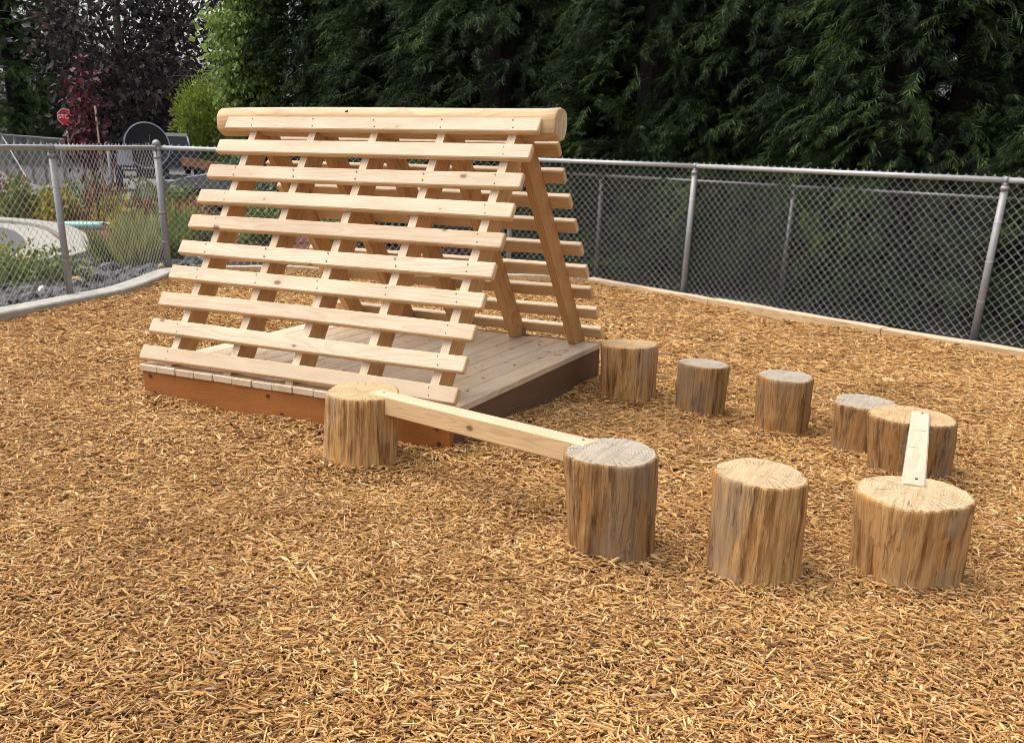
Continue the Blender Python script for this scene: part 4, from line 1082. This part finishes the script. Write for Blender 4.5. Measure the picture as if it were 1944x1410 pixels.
lo = link('lettering', lm, pl_); lo.matrix_local = Matrix.Translation(dirn*0.062 + Vector((0, 0, 2.02))) @ Matrix((rt_, Vector((0,0,1)), dirn)).transposed().to_4x4()

# black drum on a trailer
dt = tag(empty('drum_trailer', (-19.73, 16.98, -0.05)), 'black round drum on a dark trailer with a grey panel behind the corner post', 'trailer')
fdir = Vector((2.34 + 19.9, -4.08 - 16.9, 0)).normalized(); sdir = Vector((-fdir.y, fdir.x, 0))
def LM(): 
    mm = Matrix((sdir, fdir*-1, Vector((0,0,1)))).transposed().to_4x4(); return mm   # local x to the right, y away from the camera
M['black'] = plain('black_paint', (0.012, 0.013, 0.016), 0.28, 0, var=0.2, spec=0.5)
M['navy'] = plain('dark_body', (0.022, 0.025, 0.035), 0.4, 0, var=0.2)
M['panel'] = plain('grey_panel', (0.34, 0.37, 0.39), 0.45, 0.2, var=0.1)
M['chrome'] = plain('bright_metal', (0.7, 0.7, 0.7), 0.25, 0.8, var=0.05)
M['tyre'] = plain('tyre_rubber', (0.02, 0.02, 0.02), 0.85, 0)
Lm = LM()
m = MB(); rings = []
dc = Vector((0.09, 0.0, 1.22))
for yy, rr_ in ((0.9, 0.52), (0.0, 0.56), (-0.05, 0.60), (-0.16, 0.61), (-0.18, 0.585), (-0.12, 0.55), (-0.10, 0.50), (-0.13, 0.08)):
    rings.append([Lm @ (dc + Vector((rr_*math.cos(a) - yy*0.12, yy, rr_*math.sin(a)))) for a in np.linspace(0, 2*math.pi, 36, endpoint=False)])
m.loft(rings, smooth=True); dm = m.build('drum', M['black'], dt)
rimm = MB(); rimm.loft([[Lm @ (dc + Vector((q*math.cos(a) + 0.02, yy, q*math.sin(a)))) for a in np.linspace(0, 2*math.pi, 36, endpoint=False)] for q, yy in ((0.575, -0.176), (0.605, -0.19), (0.605, -0.165))], smooth=True, cap0=False, cap1=False)
rimm.build('rim', M['panel'], dm)
hm = MB(); hm.box((0.18, -0.22, 0.95), (0.20, -0.16, 1.5), Lm); hm.box((0.06, -0.24, 1.26), (0.16, -0.16, 1.30), Lm); hm.build('handle', M['galv_dull'], dm)
bm_ = MB(); bm_.box((-0.80, -0.1, 0.35), (0.62, 1.6, 0.95), Lm); bm_.build('body', M['navy'], dt)
bm_ = MB(); bm_.box((-0.72, -0.14, 0.70), (-0.30, -0.102, 1.12), Lm); bm_.build('side_panel', M['panel'], dt)
bm_ = MB(); bm_.box((-0.60, -0.16, 0.60), (-0.22, -0.11, 0.63), Lm); bm_.build('chrome_bar', M['chrome'], dt)
bm_ = MB(); bm_.box((-0.55, -0.13, 0.42), (-0.25, -0.103, 0.54), Lm); bm_.build('number_plate', plain('plate', (0.55, 0.55, 0.5), 0.5), dt)
for sx in (-0.72, 0.55):
    w = MB(); w.loft([[Lm @ Vector((sx + dx, 0.5 + q*math.cos(a), 0.32 + q*math.sin(a))) for a in np.linspace(0, 2*math.pi, 20, endpoint=False)] for dx, q in ((-0.09, 0.28), (-0.09, 0.32), (0.09, 0.32), (0.09, 0.28))], smooth=False); w.build('wheel', M['tyre'], dt)

# sedan and pickup
def car(name, label, loc, rz, prof, glass, width, mat, front_lamp, body=None, rt=0.025):
    root = tag(empty(name, loc, rz), label, 'car')
    m = MB(); W2 = width/2
    top = prof
    def side(y, ins): return [(x, y, z if z < 0.5 else z - 0.0) for x, z in top]
    m.loft([[(x*0.985, -W2, z*0.97 + 0.01) for x, z in top], [(x, -W2+0.06, z) for x, z in top], [(x, W2-0.06, z) for x, z in top], [(x*0.985, W2, z*0.97 + 0.01) for x, z in top]], smooth=False)
    m.build('body', body or mat, root)
    cab = glass
    m = MB(); m.loft([[(x, -W2+0.16 + 0.14*max(0, (z-0.9)), z) for x, z in cab], [(x, W2-0.16 - 0.14*max(0, (z-0.9)), z) for x, z in cab]])
    m.build('windows', M['black'], root)
    rf = MB(); zt = max(z for _, z in cab); xs = [x for x, z in cab if z > zt - 0.06]
    rf.box((min(xs)-0.02, -W2+0.22, zt - 0.01), (max(xs)+0.02, W2-0.22, zt + rt)); rf.build('roof', mat, root)
    for sy in (-1, 1):
        p0, p1 = cab[0], cab[1]
        rf = MB(); rf.tube([(p0[0], sy*(W2-0.15), p0[1]), (p1[0], sy*(W2-0.22), p1[1])], 0.03, 6); rf.build('pillar', mat, root)
        for x in (min(p[0] for p in prof)+0.75, max(p[0] for p in prof)-0.8):
            w = MB(); w.loft([[(x + q*math.cos(a), sy*(W2 + dy), 0.31 + q*math.sin(a)) for a in np.linspace(0, 2*math.pi, 22, endpoint=False)] for dy, q in ((-0.2, 0.26), (-0.2, 0.315), (0.005, 0.315), (0.01, 0.24))]); wo_ = w.build('wheel', M['tyre'], root)
            w = MB(); w.loft([[(x + q*math.cos(a), sy*(W2 + dy), 0.31 + q*math.sin(a)) for a in np.linspace(0, 2*math.pi, 22, endpoint=False)] for dy, q in ((0.0, 0.2), (0.014, 0.19), (0.010, 0.04))]); w.build('rim', M['panel'], wo_)
        h = MB(); x0 = min(p[0] for p in prof)
        h.box((x0-0.012 + 0.05, sy*(W2-0.30)-0.16, 0.62), (x0 + 0.16, sy*(W2-0.30)+0.16, 0.74)); h.build('headlight', M['chrome'], root)
    return root
cprof = [(0.0, 0.30), (0.0, 0.58), (0.12, 0.70), (0.55, 0.82), (1.15, 0.92), (3.9, 0.98), (4.4, 0.92), (4.5, 0.6), (4.45, 0.30)]
cglass = [(1.10, 0.90), (1.85, 1.40), (2.9, 1.43), (3.85, 0.97)]
M['car_grey'] = plain('grey_car_paint', (0.16, 0.17, 0.18), 0.3, 0.4, var=0.05, spec=0.6)
M['car_beige'] = plain('pale_truck_paint', (0.46, 0.44, 0.38), 0.4, 0, var=0.05)
car('parked_car', 'dark grey car parked nose-left behind the slats', (-12.25, 10.5, -0.05), R(27), cprof, cglass, 1.75, M['car_grey'], True)
tprof = [(0, 0.45), (0, 0.95), (1.9, 0.98), (2.0, 1.0), (3.6, 1.0), (4.7, 0.95), (4.9, 0.5), (4.8, 0.4)]
tglass = [(1.95, 0.98), (2.1, 1.42), (3.2, 1.42), (3.75, 0.98)]
car('pickup_truck', 'pale pickup truck cab beyond the fence left of the ridge log', (-25.2, 24.0, 0.0), R(140), tprof, tglass, 1.35, M['car_beige'], False, M['navy'], 0.11)
tag(MB().box((-0.75, -0.03, -0.13), (0.75, 0.03, 0.13)).build('barrier_board', plain('rusty_board', (0.24, 0.105, 0.045), 0.7, var=0.3, scale=4), None, (-20.6, 20.3, 0.62), (0, R(7), R(27))), 'orange-brown board standing behind the dark grey car', 'board')
for i, (a, b, lab) in enumerate([((-52, 14.5, 4.02), (-30.5, 38.2, 4.55), 'upper of the two close utility wires at the left edge'), ((-52, 14.5, 3.86), (-30.5, 38.2, 4.30), 'lower of the two close utility wires at the left edge'), ((-52, 14.5, 5.9), (-30, 40, 6.6), 'single high utility wire crossing the conifer at the left'), ((-46, 18, 6.9), (-33, 40, 6.3), 'topmost utility wire at the upper left corner')]):
    a = Vector(a); b = Vector(b)
    pts = [a.lerp(b, k/12) - Vector((0, 0, 0.25*4*(k/12)*(1-k/12))) for k in range(13)]
    tag(MB().tube(pts, 0.016, 5).build('utility_wire', plain('wire_grey', (0.45, 0.45, 0.45), 0.6)), lab, 'wire')
